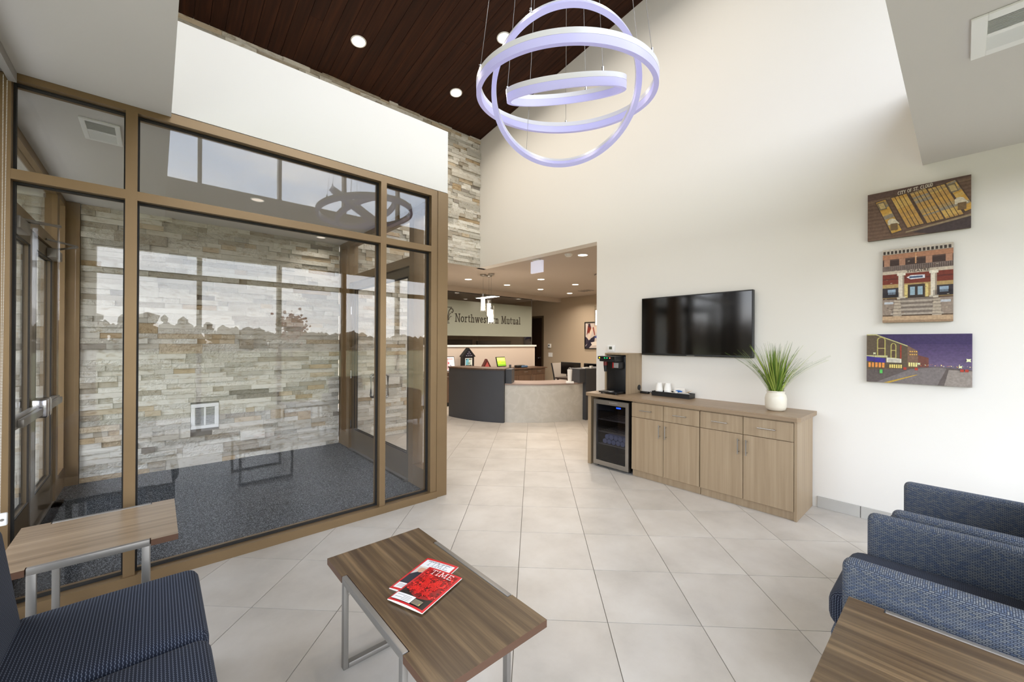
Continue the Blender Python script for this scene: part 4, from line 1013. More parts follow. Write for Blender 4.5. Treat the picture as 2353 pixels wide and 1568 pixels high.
for a, b in ((4.12, 2.765), (4.12, 2.965), (4.5, 2.765), (4.5, 2.965)):
    m = MB(); m.cyl((a, b, .8905), (a, b, .906), .01, n=10); part(cm, 'foot', m, M_black)
# adapter and cord
ad_ = thing('power_adapter', 'black power adapter with coiled cord on the worktop by the hutch', 'adapter', (4.5, 2.6, .89))
part(ad_, 'brick', B(4.50, 4.545, 2.56, 2.67, .8905, .915, bev=.004), M_black, True)
m = MB(); m.tube([(4.52, 2.672, .903), (4.54, 2.69, .92), (4.545, 2.7, .95)], .004, 6); m.tube([(4.525+.02*math.sin(t*.9), 2.56-.012*t, .896+.018*abs(math.sin(t*1.3))) for t in [k*.4 for k in range(14)]], .0045, 6); part(ad_, 'cord', m, M_black, True)
# tray
ty = thing('condiment_tray', 'long black condiment tray on the worktop below the television', 'tray', (4.5, 2.23, .89))
m = MB(); a, b, c, d = 4.43, 4.575, 2.02, 2.47
m.box(a, b, c, d, .8905, .895); m.box(a, a+.006, c, d, .895, .944); m.box(b-.006, b, c, d, .895, .944); m.box(a+.006, b-.006, c, c+.006, .895, .944); m.box(a+.006, b-.006, d-.006, d, .895, .944); part(ty, 'tray_shell', m, M_black)
part(ty, 'divider', B(a+.006, b-.006, 2.2, 2.204, .895, .94), M_black)
M_cup = plain('white_paper_cup', (240, 238, 232), .55)
for k, (x, y, lab) in enumerate(((4.483, 2.405, 'stack of upturned white paper cups, front one of the two in the tray'), (4.522, 2.318, 'stack of upturned white paper cups against the wall, rear of the two'))):
    s_ = thing('paper_cup_stack', lab, 'paper cups', (x, y, .8955), 'stacks of paper cups')
    for q in range(6):
        m = MB(); z = .8955+q*.0115; m.lathe((x, y, z), [(.041, 0), (.0425, .003), (.0405, .006), (.030, .088), (0, .088)], 28); part(s_, 'cup', m, M_cup, True)
for k in range(7):
    x, y = 4.455+(k % 2)*.05, 2.275-(k//2)*.03
    c_ = thing('creamer_cup', 'small white creamer cup piled in the middle of the tray', 'creamer', (x, y, .914), 'creamer cups in the tray')
    m = MB(); zz = .914+(.022 if k > 4 else 0); m.lathe((x, y, zz-.018), [(0, 0), (.014, 0), (.02, .04), (.0225, .042), (0, .043)], 16); part(c_, 'cup', m, M_cup, True)
for k in range(5):
    x, y = 4.455+.014*(k % 3), 2.13-.016*k
    p_ = solo('sweetener_packet', B(x-.022, x+.022, y-.032, y+.032, .9338, .9362, rot=Matrix.Rotation(.9+.12*k, 3, 'Y') @ Matrix.Rotation(.1*k, 3, 'Z')), M_paper, 'white paper sweetener packet leaning in the tray', 'packet', (x, y, .935), 'sweetener packets in the tray')
bp = thing('creamer_bag', 'white packet with a blue oval emblem standing in the tray', 'packet', (4.53, 2.14, .9))
q = Matrix.Rotation(-.25, 3, 'Y')
part(bp, 'packet', B(4.51, 4.54, 2.11, 2.235, .897, .995, bev=.008, rot=q), M_paper, True)
m = MB(); m.cyl((4.5035, 2.172, .955), (4.4985, 2.172, .9545), .028, n=24); 
for vv in m.b.verts: vv.co.y = 2.172+(vv.co.y-2.172)*1.6; vv.co.z = .955+(vv.co.z-.955)*.6
part(bp, 'blue_oval', m, plain('print_blue', (40, 110, 190), .5))
for k in range(7):
    m = MB(); x = 4.45+k*.013; m.box(x-.0035, x+.0035, 2.015, 2.135, .9502, .9518, rot=Matrix.Rotation(.12*(k-3), 3, 'Z') @ Matrix.Rotation(-.42-.03*k, 3, 'X'))
    solo('stir_stick', m, plain('birch_wood', (222, 190, 148), .7) if 'birch_wood' not in MATS else MATS['birch_wood'], 'pale wooden stir stick poking out of the tray end', 'stir stick', (x, 2.075, .951), 'wooden stir sticks in the tray')
# potted grass
pg = thing('potted_grass', 'tall green ornamental grass in a round cream pot on the worktop', 'plant', (4.34, 1.165, .8905))
px_, py_ = 4.34, 1.165
m = MB(); m.lathe((px_, py_, .8905), [(0, 0), (.058, 0), (.078, .014), (.086, .04), (.088, .115), (.08, .148), (.071, .16), (.070, .172), (.076, .179), (.075, .186), (.066, .184), (.064, .15), (0, .15)], 48); part(pg, 'pot', m, M_ceramic, True)
m = MB(); m.lathe((px_, py_, 1.03), [(0, .016), (.0635, .015)], 24); part(pg, 'soil', m, M_edark)
gmat, gnt, gp = newmat('grass_blade'); oi = N(gnt, 'ShaderNodeObjectInfo'); r_ = ramp(gnt, [(0, C3(58, 92, 24)), (.5, C3(112, 138, 42)), (1, C3(176, 190, 96))]); L(gnt, oi.outputs['Random'], r_.inputs[0]); L(gnt, r_.outputs[0], gp.inputs['Base Color']); gp.inputs['Roughness'].default_value = .45
rr = random.Random(12)
def blade(h, lean, droop, wd):
    m = MB(); n = 9; prev = None
    for k in range(n+1):
        t = k/n; x = lean*t+droop*t*t*t; z = h*t*(1-.12*abs(lean+droop)*t); w_ = wd*(1-t**1.6)*(.6+.9*t*(1-t)*2)
        a = m.b.verts.new((x, -w_*1.8, z)); c = m.b.verts.new((x+.0012, 0, z-.0004)); b = m.b.verts.new((x, w_*1.8, z)) 
        if prev: m.b.faces.new((prev[0], prev[1], c, a)); m.b.faces.new((prev[1], prev[2], b, c))
        prev = (a, c, b)
    return m.mesh('blade', gmat, smooth=True)
bl = [blade(.44, .02, .01, .0032), blade(.46, .07, .03, .0034), blade(.44, .15, .05, .0034), blade(.42, .24, .06, .0036), blade(.38, .22, .16, .0034), blade(.30, .12, .10, .003), blade(.45, .11, .06, .003)]
for k in range(190):
    a = rr.uniform(0, 2*PI); r0 = rr.uniform(0, .045); rz = a+rr.uniform(-.5, .5)
    o = link('blade', rr.choice(bl if math.cos(rz) < .45 else bl[:2]+bl[-1:]), pg, (r0*math.cos(a), r0*math.sin(a), .15)); o.rotation_euler = (rr.uniform(-.05, .05), rr.uniform(-.05, .02), rz); s_ = rr.uniform(.76, 1.1); o.scale = (s_, s_, s_)
# wall thermostat by the opening
th = thing('thermostat', 'small white wall thermostat beside the opening above the hutch', 'thermostat', (XR, 3.16, 1.39))
part(th, 'housing', B(XR-.022, XR, 3.104, 3.216, 1.388, 1.478, bev=.005), M_white, True); part(th, 'display', B(XR-.0235, XR-.021, 3.14, 3.185, 1.425, 1.462), plain('grey_lcd', (92, 96, 80), .3))

# ================================================================== tables
def looptable(x0, x1, y0, y1, zt, legs_along, label, top, tubes, name='side_table', fr=.2):
    """laminate slab with two flat-tube loop frames let into its long sides (legs_along = axis of those sides)"""
    t = thing(name, label, 'table', ((x0+x1)/2, (y0+y1)/2, 0)); th_ = .03; tw = .03
    m = MB(); ax = legs_along
    L0, L1, W0, W1 = (y0, y1, x0, x1) if ax == 'Y' else (x0, x1, y0, y1)
    a, b = L0+(L1-L0)*fr, L1-(L1-L0)*fr; nn = .026
    pts = [(L0, W0), (a, W0), (a, W0+nn), (b, W0+nn), (b, W0), (L1, W0), (L1, W1), (b, W1), (b, W1-nn), (a, W1-nn), (a, W1), (L0, W1)]
    pts = [(q, p) if ax == 'Y' else (p, q) for p, q in pts]
    m.prism(pts, zt-th_, zt); bmesh.ops.recalc_face_normals(m.b, faces=m.b.faces[:])
    o = part(t, 'table_top', m, top)
    o.data.materials.append(M_edge)
    for p in o.data.polygons:
        if abs(p.normal.z) < .5: p.material_index = 1
    for wv, sgn in ((W0, 1), (W1, -1)):
        ca, cb_ = a+.004, b-.004; f = MB(); w0, w1 = (wv, wv+.023) if sgn > 0 else (wv-.023, wv)
        def bx(l0, l1, z0, z1, ww0=w0, ww1=w1):
            if ax == 'Y': f.box(ww0, ww1, l0, l1, z0, z1, bev=.003, seg=2)
            else: f.box(l0, l1, ww0, ww1, z0, z1, bev=.003, seg=2)
        bx(ca, cb_, zt-tw, zt+.002)
        part(t, 'frame_rail', f, tubes, True)
        for l0 in (ca, cb_-tw):
            f = MB(); bx(l0, l0+tw, .0, zt-tw+.002); part(t, 'leg', f, tubes, True)
    for l0 in (a+.004, b-.004-tw):
        f = MB()
        if ax == 'Y': f.box(W0+.024, W1-.024, l0, l0+tw, .0, .024, bev=.003)
        else: f.box(l0, l0+tw, W0+.024, W1-.024, .0, .024, bev=.003)
        part(t, 'foot_bar', f, tubes, True)
    return t
looptable(.652, 1.163, 1.093, 2.131, .42, 'Y', 'low walnut coffee table with silver loop legs holding two magazines', M_walnut, M_alu, 'coffee_table')
looptable(-.522, .09, 2.668, 3.272, .53, 'X', 'square walnut side table with silver legs beside the left blue chair', M_oakx, M_alu, 'side_table', .17)
looptable(1.42, 2.034, -.31, .296, .53, 'Y', 'square walnut side table against the right armchair, foreground', M_walnut, M_alu, 'side_table', .17)

# magazines
def magazine(TL, TR, BL, z, shapes, label, curl):
    TL, TR, BL = Vector(TL), Vector(TR), Vector(BL); u = (TR-TL); v = (TL-BL); W, Hh = u.length, v.length; ang = math.atan2(u.y, u.x)
    t = thing('magazine', label, 'magazine', (BL.x, BL.y, z)); t.rotation_euler = (0, 0, ang)
    m = MB(); n = 24
    for lay, (z0, z1) in enumerate(((0, .0012), (.0022, .0042))):
        pass
    for k in range(n):
        xa, xb = W*k/n, W*(k+1)/n; ha = curl*math.sin(min(1, k/n)*PI)**.7 if k else 0; hb = curl*math.sin(min(1, (k+1)/n)*PI)**.7 if k+1 < n else 0
        V = [m.b.verts.new(p) for p in ((xa, 0, 0), (xb, 0, 0), (xb, Hh, 0), (xa, Hh, 0), (xa, 0, .0035+ha), (xb, 0, .0035+hb), (xb, Hh, .0035+hb*.4), (xa, Hh, .0035+ha*.4))]
        for f in ((3, 2, 1, 0), (4, 5, 6, 7), (0, 1, 5, 4), (2, 3, 7, 6)): m.b.faces.new([V[i] for i in f])
        if k == 0: m.b.faces.new([V[i] for i in (3, 0, 4, 7)])
        if k == n-1: m.b.faces.new([V[i] for i in (1, 2, 6, 5)])
    bmesh.ops.remove_doubles(m.b, verts=m.b.verts[:], dist=1e-6)
    link('pages', m.mesh('pages', M_paper), t)
    art = flat_art(W, Hh, shapes, .000012 if len(shapes) < 100 else .000004)
    for k in range(1, 24): bmesh.ops.bisect_plane(art, geom=art.verts[:]+art.edges[:]+art.faces[:], dist=1e-7, plane_co=(W*k/24, 0, 0), plane_no=(1, 0, 0))
    for vv in art.verts:
        k = max(0, min(1, vv.co.x/W)); vv.co.z += .004+(curl*math.sin(k*PI)**.7*(1-.6*vv.co.y/Hh) if 1e-4 < k < .9999 else 0)
    bmesh.ops.triangulate(art, faces=art.faces[:])
    me = bpy.data.meshes.new('cover'); art.to_mesh(me); art.free(); me.materials.append(M_cover); link('cover', me, t)
    return t
W, Hh = .186, .268
sh = [((205, 28, 38), rect(0, 0, 1, 1)), ((232, 234, 236), rect(.06, .05, .94, .95))]
sh.append(((206, 196, 190), [(.06, .45), (.3, .42), (.62, .6), (.5, .74), (.06, .72)]))
sh.append(((28, 34, 50), [(.06, .2), (.62, .2), (.7, .42), (.5, .56), (.2, .56), (.06, .46)])); sh.append(((206, 160, 134), [(.24+.1*math.cos(a*PI/6), .63+.085*math.sin(a*PI/6)) for a in range(12)])); sh.append(((214, 206, 196), [(.24+.115*math.cos(a*PI/6), .69+.05*math.sin(a*PI/6)) for a in range(7)]))
sh.append(((236, 236, 238), [(.36, .3), (.44, .3), (.46, .5), (.38, .54)]))
sh.append(((240, 240, 240), rect(.06, .05, .6, .2)))
txt(sh, (150, 154, 164), 'TIME', .16, .79, .036, .125, .0032, W, Hh)
for k in range(3): sh.append(((110, 110, 116), rect(.1, .09+k*.03, .45, .098+k*.03)))
for k in range(2): sh.append(((120, 120, 126), rect(.12, .955-.03-k*.018, .88, .96-.03-k*.018)))
magazine((1.035, 1.79), (1.106, 1.62), (.779, 1.690), .4205, sh, 'red bordered magazine with a white cover, lower of the two', .006)
sh = [((205, 28, 38), rect(0, 0, 1, 1)), ((24, 18, 20), rect(.05, .04, .95, .96))]
sh.append(((150, 14, 20), [(.05, .96), (.95, .96), (.95, .3), (.8, .24), (.6, .2), (.4, .24), (.2, .33), (.05, .38)]))
rr = random.Random(3)
for k in range(420):
    u, v = rr.uniform(.07, .93), rr.uniform(.22, .94)
    if v < .24+.3*abs(u-.55)**1.5: continue
    s_ = rr.uniform(.012, .04); c = rr.choice([(224, 24, 30), (196, 16, 24), (240, 48, 44), (120, 8, 14), (90, 6, 10), (214, 30, 30)])
    sh.append((c, [(u+s_*math.cos(a*PI/3), v+s_*.7*math.sin(a*PI/3)) for a in range(6)]))
for k in range(13):
    u, v = rr.uniform(.12, .88), rr.uniform(.32, .72)
    for q in range(9): a = q*PI*2/9; sh.append(((232, 34, 32), [(u, v), (u+.075*math.cos(a-.22), v+.052*math.sin(a-.22)), (u+.09*math.cos(a), v+.062*math.sin(a)), (u+.075*math.cos(a+.22), v+.052*math.sin(a+.22))]))
    for q in range(7): a = q*PI*2/7; sh.append(((70, 4, 8), [(u+.03*math.cos(a), v+.02*math.sin(a)), (u+.04*math.cos(a), v+.02*math.sin(a)), (u+.035*math.cos(a), v+.028*math.sin(a))]))
sh.append(((240, 240, 240), rect(.05, .04, .58, .2)))
for k in range(4): sh.append(((110, 110, 116), rect(.1 if k % 2 else .3, .065+k*.03, .52, .073+k*.03)))
sh.append(((150, 140, 120), rect(.6, .06, .82, .17)))
for k in range(8): sh.append(((40, 40, 30), rect(.615+k*.025, .07, .625+k*.025, .16)))
sh.append(((220, 210, 60), rect(.79, .08, .81, .11)))
txt(sh, (240, 226, 222), 'TIME', .2, .82, .034, .12, .0034, W, Hh)
magazine((.988, 1.718), (1.053, 1.54), (.736, 1.613), .4275, sh, 'black magazine covered in red flowers, lying on top of the other', .007)

# ================================================================== seating
def softbox(x0, x1, y0, y1, z0, z1, r, rot=None, seg=4, puff=0):
    m = MB(); vs = m.box(x0, x1, y0, y1, z0, z1, bev=r, seg=seg)
    if puff:
        bmesh.ops.subdivide_edges(m.b, edges=[e for e in m.b.edges if e.calc_length() > .15], cuts=5, use_grid_fill=True)
        cx, cyy = (x0+x1)/2, (y0+y1)/2
        for v in m.b.verts:
            if v.co.z > z1-r*.5: v.co.z += puff*max(0, 1-((v.co.x-cx)/(x1-x0)*2)**2)*max(0, 1-((v.co.y-cyy)/(y1-y0)*2)**2)
    if rot is not None: bmesh.ops.transform(m.b, matrix=rot, verts=m.b.verts)
    return m
def about(p, ang, ax): return Matrix.Translation(p) @ Matrix.Rotation(ang, 4, ax) @ Matrix.Translation(-Vector(p))
# armchairs at the right, facing +y
def armchair(x0, yf, label):
    x1 = x0+.755; t = thing('armchair', label, 'armchair', ((x0+x1)/2, yf-.35, 0), 'blue armchairs by the back windows'); aw = .088
    for k, a in enumerate((x0, x1-aw)):
        m = softbox(a, a+aw, yf-.72, yf, .09, .625, .032)
        part(t, 'arm', m, M_fabb, True, True)
    m = softbox(x0+aw+.003, x1-aw-.003, yf-.60, yf+.065, .27, .435, .058, puff=.012); part(t, 'seat', m, M_fabb if False else M_fabz, True, True)
    m = softbox(x0+aw+.002, x1-aw-.002, yf-.66, yf+.052, .10, .275, .03); part(t, 'front_panel', m, M_fabb, True, True)
    m = softbox(x0+aw+.004, x1-aw-.004, yf-.66, yf-.50, .38, .90, .06, about((0, yf-.56, .4), .16, 'X'), puff=0); part(t, 'backrest', m, M_fabz, True, True)
    for a in (x0+.05, x1-.05):
        for b in (yf-.66, yf-.04):
            m = MB(); m.cyl((a, b, .0), (a, b, .095), .014, .02, n=14); part(t, 'leg', m, M_alu, True)
    return t
armchair(2.125, .335, 'navy woven armchair nearest the foreground side table')
armchair(2.945, .255, 'navy woven armchair nearest the white wall')
# armless chairs at the left, facing +x
def lounge(y0, label):
    y1 = y0+.575; t = thing('lounge_chair', label, 'lounge chair', (-.12, (y0+y1)/2, 0), 'blue armless chairs at the left'); 
    m = softbox(-.42, .155, y0, y1, .30, .455, .045, puff=.012); part(t, 'seat', m, M_fabz, True, True)
    m = softbox(-.40, .13, y0+.02, y1-.02, .12, .305, .02); part(t, 'seat_base', m, M_fabb, True, True)
    m = softbox(-.55, -.37, y0+.004, y1-.004, .33, .86, .07, about((-.44, 0, .42), -.13, 'Y')); part(t, 'backrest', m, M_fabz, True, True)
    for a in (-.36, .08):
        for b in (y0+.06, y1-.06):
            m = MB(); m.cyl((a, b, .0), (a, b, .125), .014, .018, n=14); part(t, 'leg', m, M_alu, True)
lounge(1.838, 'navy zigzag woven armless chair next to the left side table')
lounge(1.255, 'navy zigzag woven armless chair at the lower left corner of the view')

# ================================================================== reception desk
DC = (6.5, 6.9)
rd = thing('reception_desk', 'curved reception desk with charcoal wings and a pale stone front', 'desk', (5.9, 5.9, 0))
m = MB(); m.arc(DC, 1.74, 2.03, 178, 216.2, .0, .985, 30); part(rd, 'charcoal_wing', m, M_char, True)
m = MB(); m.arc(DC, 1.56, 2.045, 177.5, 216.6, .985, 1.012, 30); part(rd, 'wing_top', m, M_brownw, True)
m = MB(); m.arc(DC, 1.56, 1.94, 216.6, 220, .73, 1.0, 4); part(rd, 'wing_return', m, M_char, True)
m = MB(); m.arc(DC, 1.86, 1.955, 216.3, 263.2, .0, .705, 40); part(rd, 'stone_front', m, M_marble, True)
m = MB(); m.arc(DC, 1.30, 1.965, 216.3, 263.2, .706, .73, 40); part(rd, 'low_top', m, plain('rosy_taupe_laminate', (150, 132, 122), .35), True)
m = MB(); m.arc(DC, 1.70, 2.03, 263.4, 288, .0, 1.0, 20); part(rd, 'charcoal_pedestal', m, M_char, True)
m = MB(); m.arc(DC, 1.66, 2.02, 259.0, 263.3, .732, 1.0, 5); part(rd, 'pedestal_overhang', m, M_char, True)
# cards and sign stand
bx = solo('card_holder', B(6.30, 6.44, 4.93, 5.0, 1.0005, 1.022), M_paper, 'flat white card tray on the dark desk pedestal', 'card holder')
solo('card_box', B(6.50, 6.56, 4.93, 4.98, 1.0005, 1.045), M_paper, 'small white card box at the right on the dark desk pedestal', 'box')
st = thing('tablet_stand', 'white upright stand on a white block on the low desk top', 'stand', (6.0, 5.05, .73))
A_ = Matrix.Rotation(math.radians(-42), 4, 'Z')
m = MB(); m.box(-.07, .07, -.05, .05, .731, .765); bmesh.ops.transform(m.b, matrix=Matrix.Translation((5.95, 5.02, 0)) @ A_, verts=m.b.verts); part(st, 'base', m, M_white)
m = MB(); m.cyl((5.97, 5.04, .765), (5.97, 5.04, .99), .036, .048, n=24); part(st, 'column', m, M_white, True)
m = MB(); m.tube([(5.97+.03*math.cos(a), 5.04, 1.0+.03*math.sin(a)) for a in [k*PI/8 for k in range(9)]], .005, 6); part(st, 'top_loop', m, M_chrome, True)
# work surface, monitors, chair behind the desk
wk = thing('work_desk', 'dark work surface behind the reception counter', 'desk', (6.9, 5.9, 0))
part(wk, 'desk_top', B(6.7, 7.62, 5.3, 6.085, .70, .73), M_darkw)
for a, b in ((6.74, 5.36), (7.56, 5.36), (6.74, 6.03), (7.56, 6.03)):
    m = MB(); m.cyl((a, b, 0), (a, b, .70), .025, n=12); part(wk, 'leg', m, M_black)
def monitor(y0, y1, z0, z1, x, label, rz=0):
    t = thing('monitor', label, 'monitor', (x, (y0+y1)/2, .73), 'monitors at the reception')
    part(t, 'display_panel', B(x, x+.03, y0, y1, z0, z1, bev=.004), M_black, True); part(t, 'screen', B(x-.0015, x, y0+.012, y1-.012, z0+.015, z1-.012), M_blackg)
    m = MB(); m.cyl((x+.06, (y0+y1)/2, .735), (x+.05, (y0+y1)/2, (z0+z1)/2), .018, n=12); m.box(x+.02, x+.06, (y0+y1)/2-.03, (y0+y1)/2+.03, (z0+z1)/2-.03, (z0+z1)/2+.03); part(t, 'stand', m, M_black)
    m = MB(); m.cyl((x+.06, (y0+y1)/2, .7305), (x+.06, (y0+y1)/2, .742), .1, n=28); part(t, 'foot', m, M_black)
monitor(5.54, 6.09, .80, 1.07, 6.9, 'black monitor at the reception, left one behind the white stand')
monitor(5.34, 5.83, .80, 1.035, 7.4, 'black monitor at the reception, right one behind the desk pedestal')
oc = thing('office_chair', 'thin-backed office chair with a dark edge beside the reception monitor', 'chair', (7.3, 6.75, 0))
m = MB(); m.tube([(7.3, 6.75, 1.0), (7.3, 6.71, .86), (7.3, 6.67, .7), (7.3, 6.63, .5), (7.3, 6.55, .44)], .017, 8); m.tube([(7.78, 6.75, 1.0), (7.78, 6.71, .86), (7.78, 6.67, .7), (7.78, 6.63, .5), (7.78, 6.55, .44)], .017, 8); part(oc, 'back_frame', m, M_black, True)
m = MB(); v = []
for z, y in ((1.0, 6.75), (.86, 6.71), (.7, 6.67), (.52, 6.635)): v.append([m.b.verts.new((x, y, z)) for x in (7.31, 7.77)])
for a, b in zip(v, v[1:]): m.b.faces.new((a[0], a[1], b[1], b[0]))
part(oc, 'back_mesh', m, plain('pale_mesh', (176, 168, 158), .8)); part(oc, 'seat', B(7.3, 7.78, 6.1, 6.58, .42, .48, bev=.02), M_black, True)
m = MB(); m.cyl((7.54, 6.35, .1), (7.54, 6.35, .42), .03, n=12); part(oc, 'gas_column', m, M_chrome)
for k in range(5):
    a = k*2*PI/5; m = MB(); m.cyl((7.54, 6.35, .1), (7.54+.28*math.cos(a), 6.35+.28*math.sin(a), .06), .02, .014, n=8); m.cyl((7.54+.28*math.cos(a), 6.35+.28*math.sin(a)-.012, .03), (7.54+.28*math.cos(a), 6.35+.28*math.sin(a)+.012, .03), .03, n=12); part(oc, 'base_arm', m, M_black, True)
# knee wall with ledge, sign glass
kw = MB(); kw.box(3.07, 8.46, 8.50, 8.66, 0, 1.385); struct('wall_low', kw, M_rwall if False else plain('pale_knee_wall_paint', (196, 182, 168), .8), 'low pale wall behind the reception', 'low wall')
m = MB(); m.box(3.07, 8.50, 8.47, 8.72, 1.385, 1.43); struct('trim_11', m, M_white, 'white ledge on the low wall', 'ledge')
w7 = thing('window_7', 'interior glass wall with a frosted band and lettering', 'glass wall', (6, 8.62, 1.43), kind='structure')
for a, b in ((3.07, 5.2), (5.202, 6.9), (6.902, 8.43)):
    part(w7, 'pane', B(a, b, 8.61, 8.622, 1.43, 2.80), M_glass)
fm, fnt, fp = newmat('frosted_glass_band'); fp.inputs['Base Color'].default_value = (*C3(134, 138, 126), 1); fp.inputs['Roughness'].default_value = .18; fp.inputs['Transmission Weight'].default_value = 0
part(w7, 'frosted_band', B(3.07, 8.428, 8.6085, 8.6095, 1.67, 2.58), fm)
part(w7, 'head_channel', B(3.07, 8.43, 8.60, 8.632, 2.785, 2.80), M_gasket)
part(w7, 'edge_strip', B(8.43, 8.438, 8.608, 8.624, 1.43, 2.80), M_alu)
# lettering
def wall_letters(text, x0, z0, h, wid, t, name, label):
    st_, _ = strokes(text, h, wid); m = MB()
    for s_ in st_:
        for q in stroke_quads(s_, t):
            lo = [m.b.verts.new((x0+x, 8.6084, z0+z)) for x, z in q]; hi = [m.b.verts.new((x0+x, 8.600, z0+z)) for x, z in q]
            for f in ((hi), (lo[::-1])): m.b.faces.new(f)
            for i in range(4): m.b.faces.new((lo[i], lo[(i+1) % 4], hi[(i+1) % 4], hi[i]))
    return m
M_letter = plain('dark_bronze_letter', (52, 46, 36), .5)
lt_ = thing('wall_lettering', 'dark serif company lettering with a curling fountain emblem on the frosted glass', 'sign', (6.6, 8.604, 2.0))
x = 5.70; k_ = 2.27/(strokes('Northwestern Mutual', 1)[1])
for ch_ in 'Northwestern Mutual':
    w_, ss = G[ch_]
    if ss:
        m = MB()
        for s_ in ss:
            for q in stroke_quads([(px*k_, py*.205) for px, py in s_], .019):
                lo = [m.b.verts.new((x+a, 8.6084, 2.03+b)) for a, b in q]; hi = [m.b.verts.new((x+a, 8.600, 2.03+b)) for a, b in q]
                m.b.faces.new(hi); m.b.faces.new(lo[::-1])
                for i in range(4): m.b.faces.new((lo[i], lo[(i+1) % 4], hi[(i+1) % 4], hi[i]))
        part(lt_, 'letter', m, M_letter)
    x += (w_+.1)*k_
ex_, ez = 5.455, 1.985
def emb(poly, t): 
    for q in stroke_quads(poly, t):
        lo = [m.b.verts.new((a, 8.6084, b)) for a, b in q]; hi = [m.b.verts.new((a, 8.600, b)) for a, b in q]
        m.b.faces.new(hi); m.b.faces.new(lo[::-1])
        for i in range(4): m.b.faces.new((lo[i], lo[(i+1) % 4], hi[(i+1) % 4], hi[i]))
m = MB()
emb([(ex_-.14, ez+.40), (ex_+.14, ez+.40)], .016); emb([(ex_-.07, ez), (ex_+.07, ez)], .016); emb([(ex_-.055, ez+.035), (ex_+.055, ez+.035)], .012)
for sg in (-1, 1):
    emb([(ex_+sg*(.015), ez+.06), (ex_+sg*.03, ez+.2), (ex_+sg*.06, ez+.31), (ex_+sg*.11, ez+.37), (ex_+sg*.165, ez+.36), (ex_+sg*.185, ez+.31), (ex_+sg*.16, ez+.27), (ex_+sg*.13, ez+.285)], .02)
    emb([(ex_+sg*.035, ez+.07), (ex_+sg*.05, ez+.17), (ex_+sg*.08, ez+.235), (ex_+sg*.12, ez+.25)], .014)
    emb([(ex_+sg*.05, ez+.07), (ex_+sg*.065, ez+.12), (ex_+sg*.1, ez+.17), (ex_+sg*.14, ez+.17)], .012)
part(lt_, 'emblem', m, M_letter)
# back office seen through the clear strips
M_panel = plain('dark_office_panel', (48, 42, 40), .7)
for k, (a, b, z, lab) in enumerate(((4.6, 6.1, 1.60, 'dark office partition behind the sign glass, left'), (6.2, 7.4, 1.56, 'dark office partition behind the sign glass, middle'), (7.6, 9.0, 1.52, 'dark office partition behind the sign glass, right'))):
    o = thing('cubicle_panel', lab, 'office partition', ((a+b)/2, 10.2, 0), 'office partitions behind the sign glass')
    part(o, 'panel', B(a, b, 10.2, 10.26, .02, z), M_panel); part(o, 'top_trim', B(a, b, 10.19, 10.27, z, z+.02), M_black); part(o, 'base_channel', B(a, b, 10.19, 10.27, 0, .02), M_black)
ol = thing('office_light', 'long bright linear ceiling light seen through the sign glass', 'ceiling light', (7.7, 9.7, 2.9))
part(ol, 'housing', B(7.55, 7.85, 9.1, 10.3, 2.90, 2.93), M_white); part(ol, 'diffuser', B(7.58, 7.82, 9.13, 10.27, 2.893, 2.90), emat('office_light_diffuser', (255, 246, 232), 6))
# credenza
cz = thing('credenza', 'brown storage credenza along the low wall behind the reception desk', 'cabinet', (6.6, 8.2, 0))
part(cz, 'carcass', B(4.2, 8.36, 7.98, 8.495, .09, .775), M_brownw); part(cz, 'top_slab', B(4.2, 8.40, 7.93, 8.496, .776, .806), M_brownw); part(cz, 'toe_kick', B(4.25, 8.32, 8.03, 8.49, 0, .089), M_black)
y = 4.24; wd = (8.34-4.24)/8
for k in range(8):
    a, b = 4.24+k*wd+.003, 4.24+(k+1)*wd-.003
    d = part(cz, 'drawer', B(a, b, 7.96, 7.979, .62, .765, bev=.001, seg=1), M_brownw); m = MB(); m.cyl(((a+b)/2-.07, 7.94, .70), ((a+b)/2+.07, 7.94, .70), .005, n=8); part(d, 'handle', m, M_steel, True)
    d = part(cz, 'door', B(a, b, 7.96, 7.979, .1, .614, bev=.001, seg=1), M_brownw); xx = b-.04 if k % 2 == 0 else a+.04; m = MB(); m.cyl((xx, 7.94, .44), (xx, 7.94, .58), .005, n=8); part(d, 'handle', m, M_steel, True)
# things on the credenza
def art_on(parent, W, Hh, shapes, x, y, z, name, tilt=0, rz=0):
    a = flat_art(W, Hh, shapes, .0003)
    M = Matrix.Translation((x, y, z)) @ Matrix.Rotation(rz, 4, 'Z') @ Matrix.Rotation(tilt, 4, 'X') @ Matrix(((1, 0, 0, 0), (0, 0, -1, 0), (0, 1, 0, 0), (0, 0, 0, 1)))
    bmesh.ops.transform(a, matrix=M, verts=a.verts); me = bpy.data.meshes.new(name); a.to_mesh(me); a.free(); me.transform(Matrix.Translation(-wloc(parent))); me.materials.append(M_cover); return link(name, me, parent)
YF = 8.12
fc = thing('flag_case', 'black house-shaped case with a folded starred flag over a small photo', 'display case', (5.78, YF, .806))
m = MB(); x0, x1 = 5.62, 5.945
m.prism([(0, 0)], 0, 0) if False else None
def xz_prism(m, pts, y0, y1):
    lo = [m.b.verts.new((x, y0, z)) for x, z in pts]; hi = [m.b.verts.new((x, y1, z)) for x, z in pts]; n = len(pts)
    m.b.faces.new(lo); m.b.faces.new(hi[::-1])
    for i in range(n): m.b.faces.new((lo[i], hi[i], hi[(i+1) % n], lo[(i+1) % n]))
xz_prism(m, [(x0, .806), (x1, .806), (x1, 1.14), (x0, 1.14)], YF, YF+.12); part(fc, 'case_body', m, M_black)
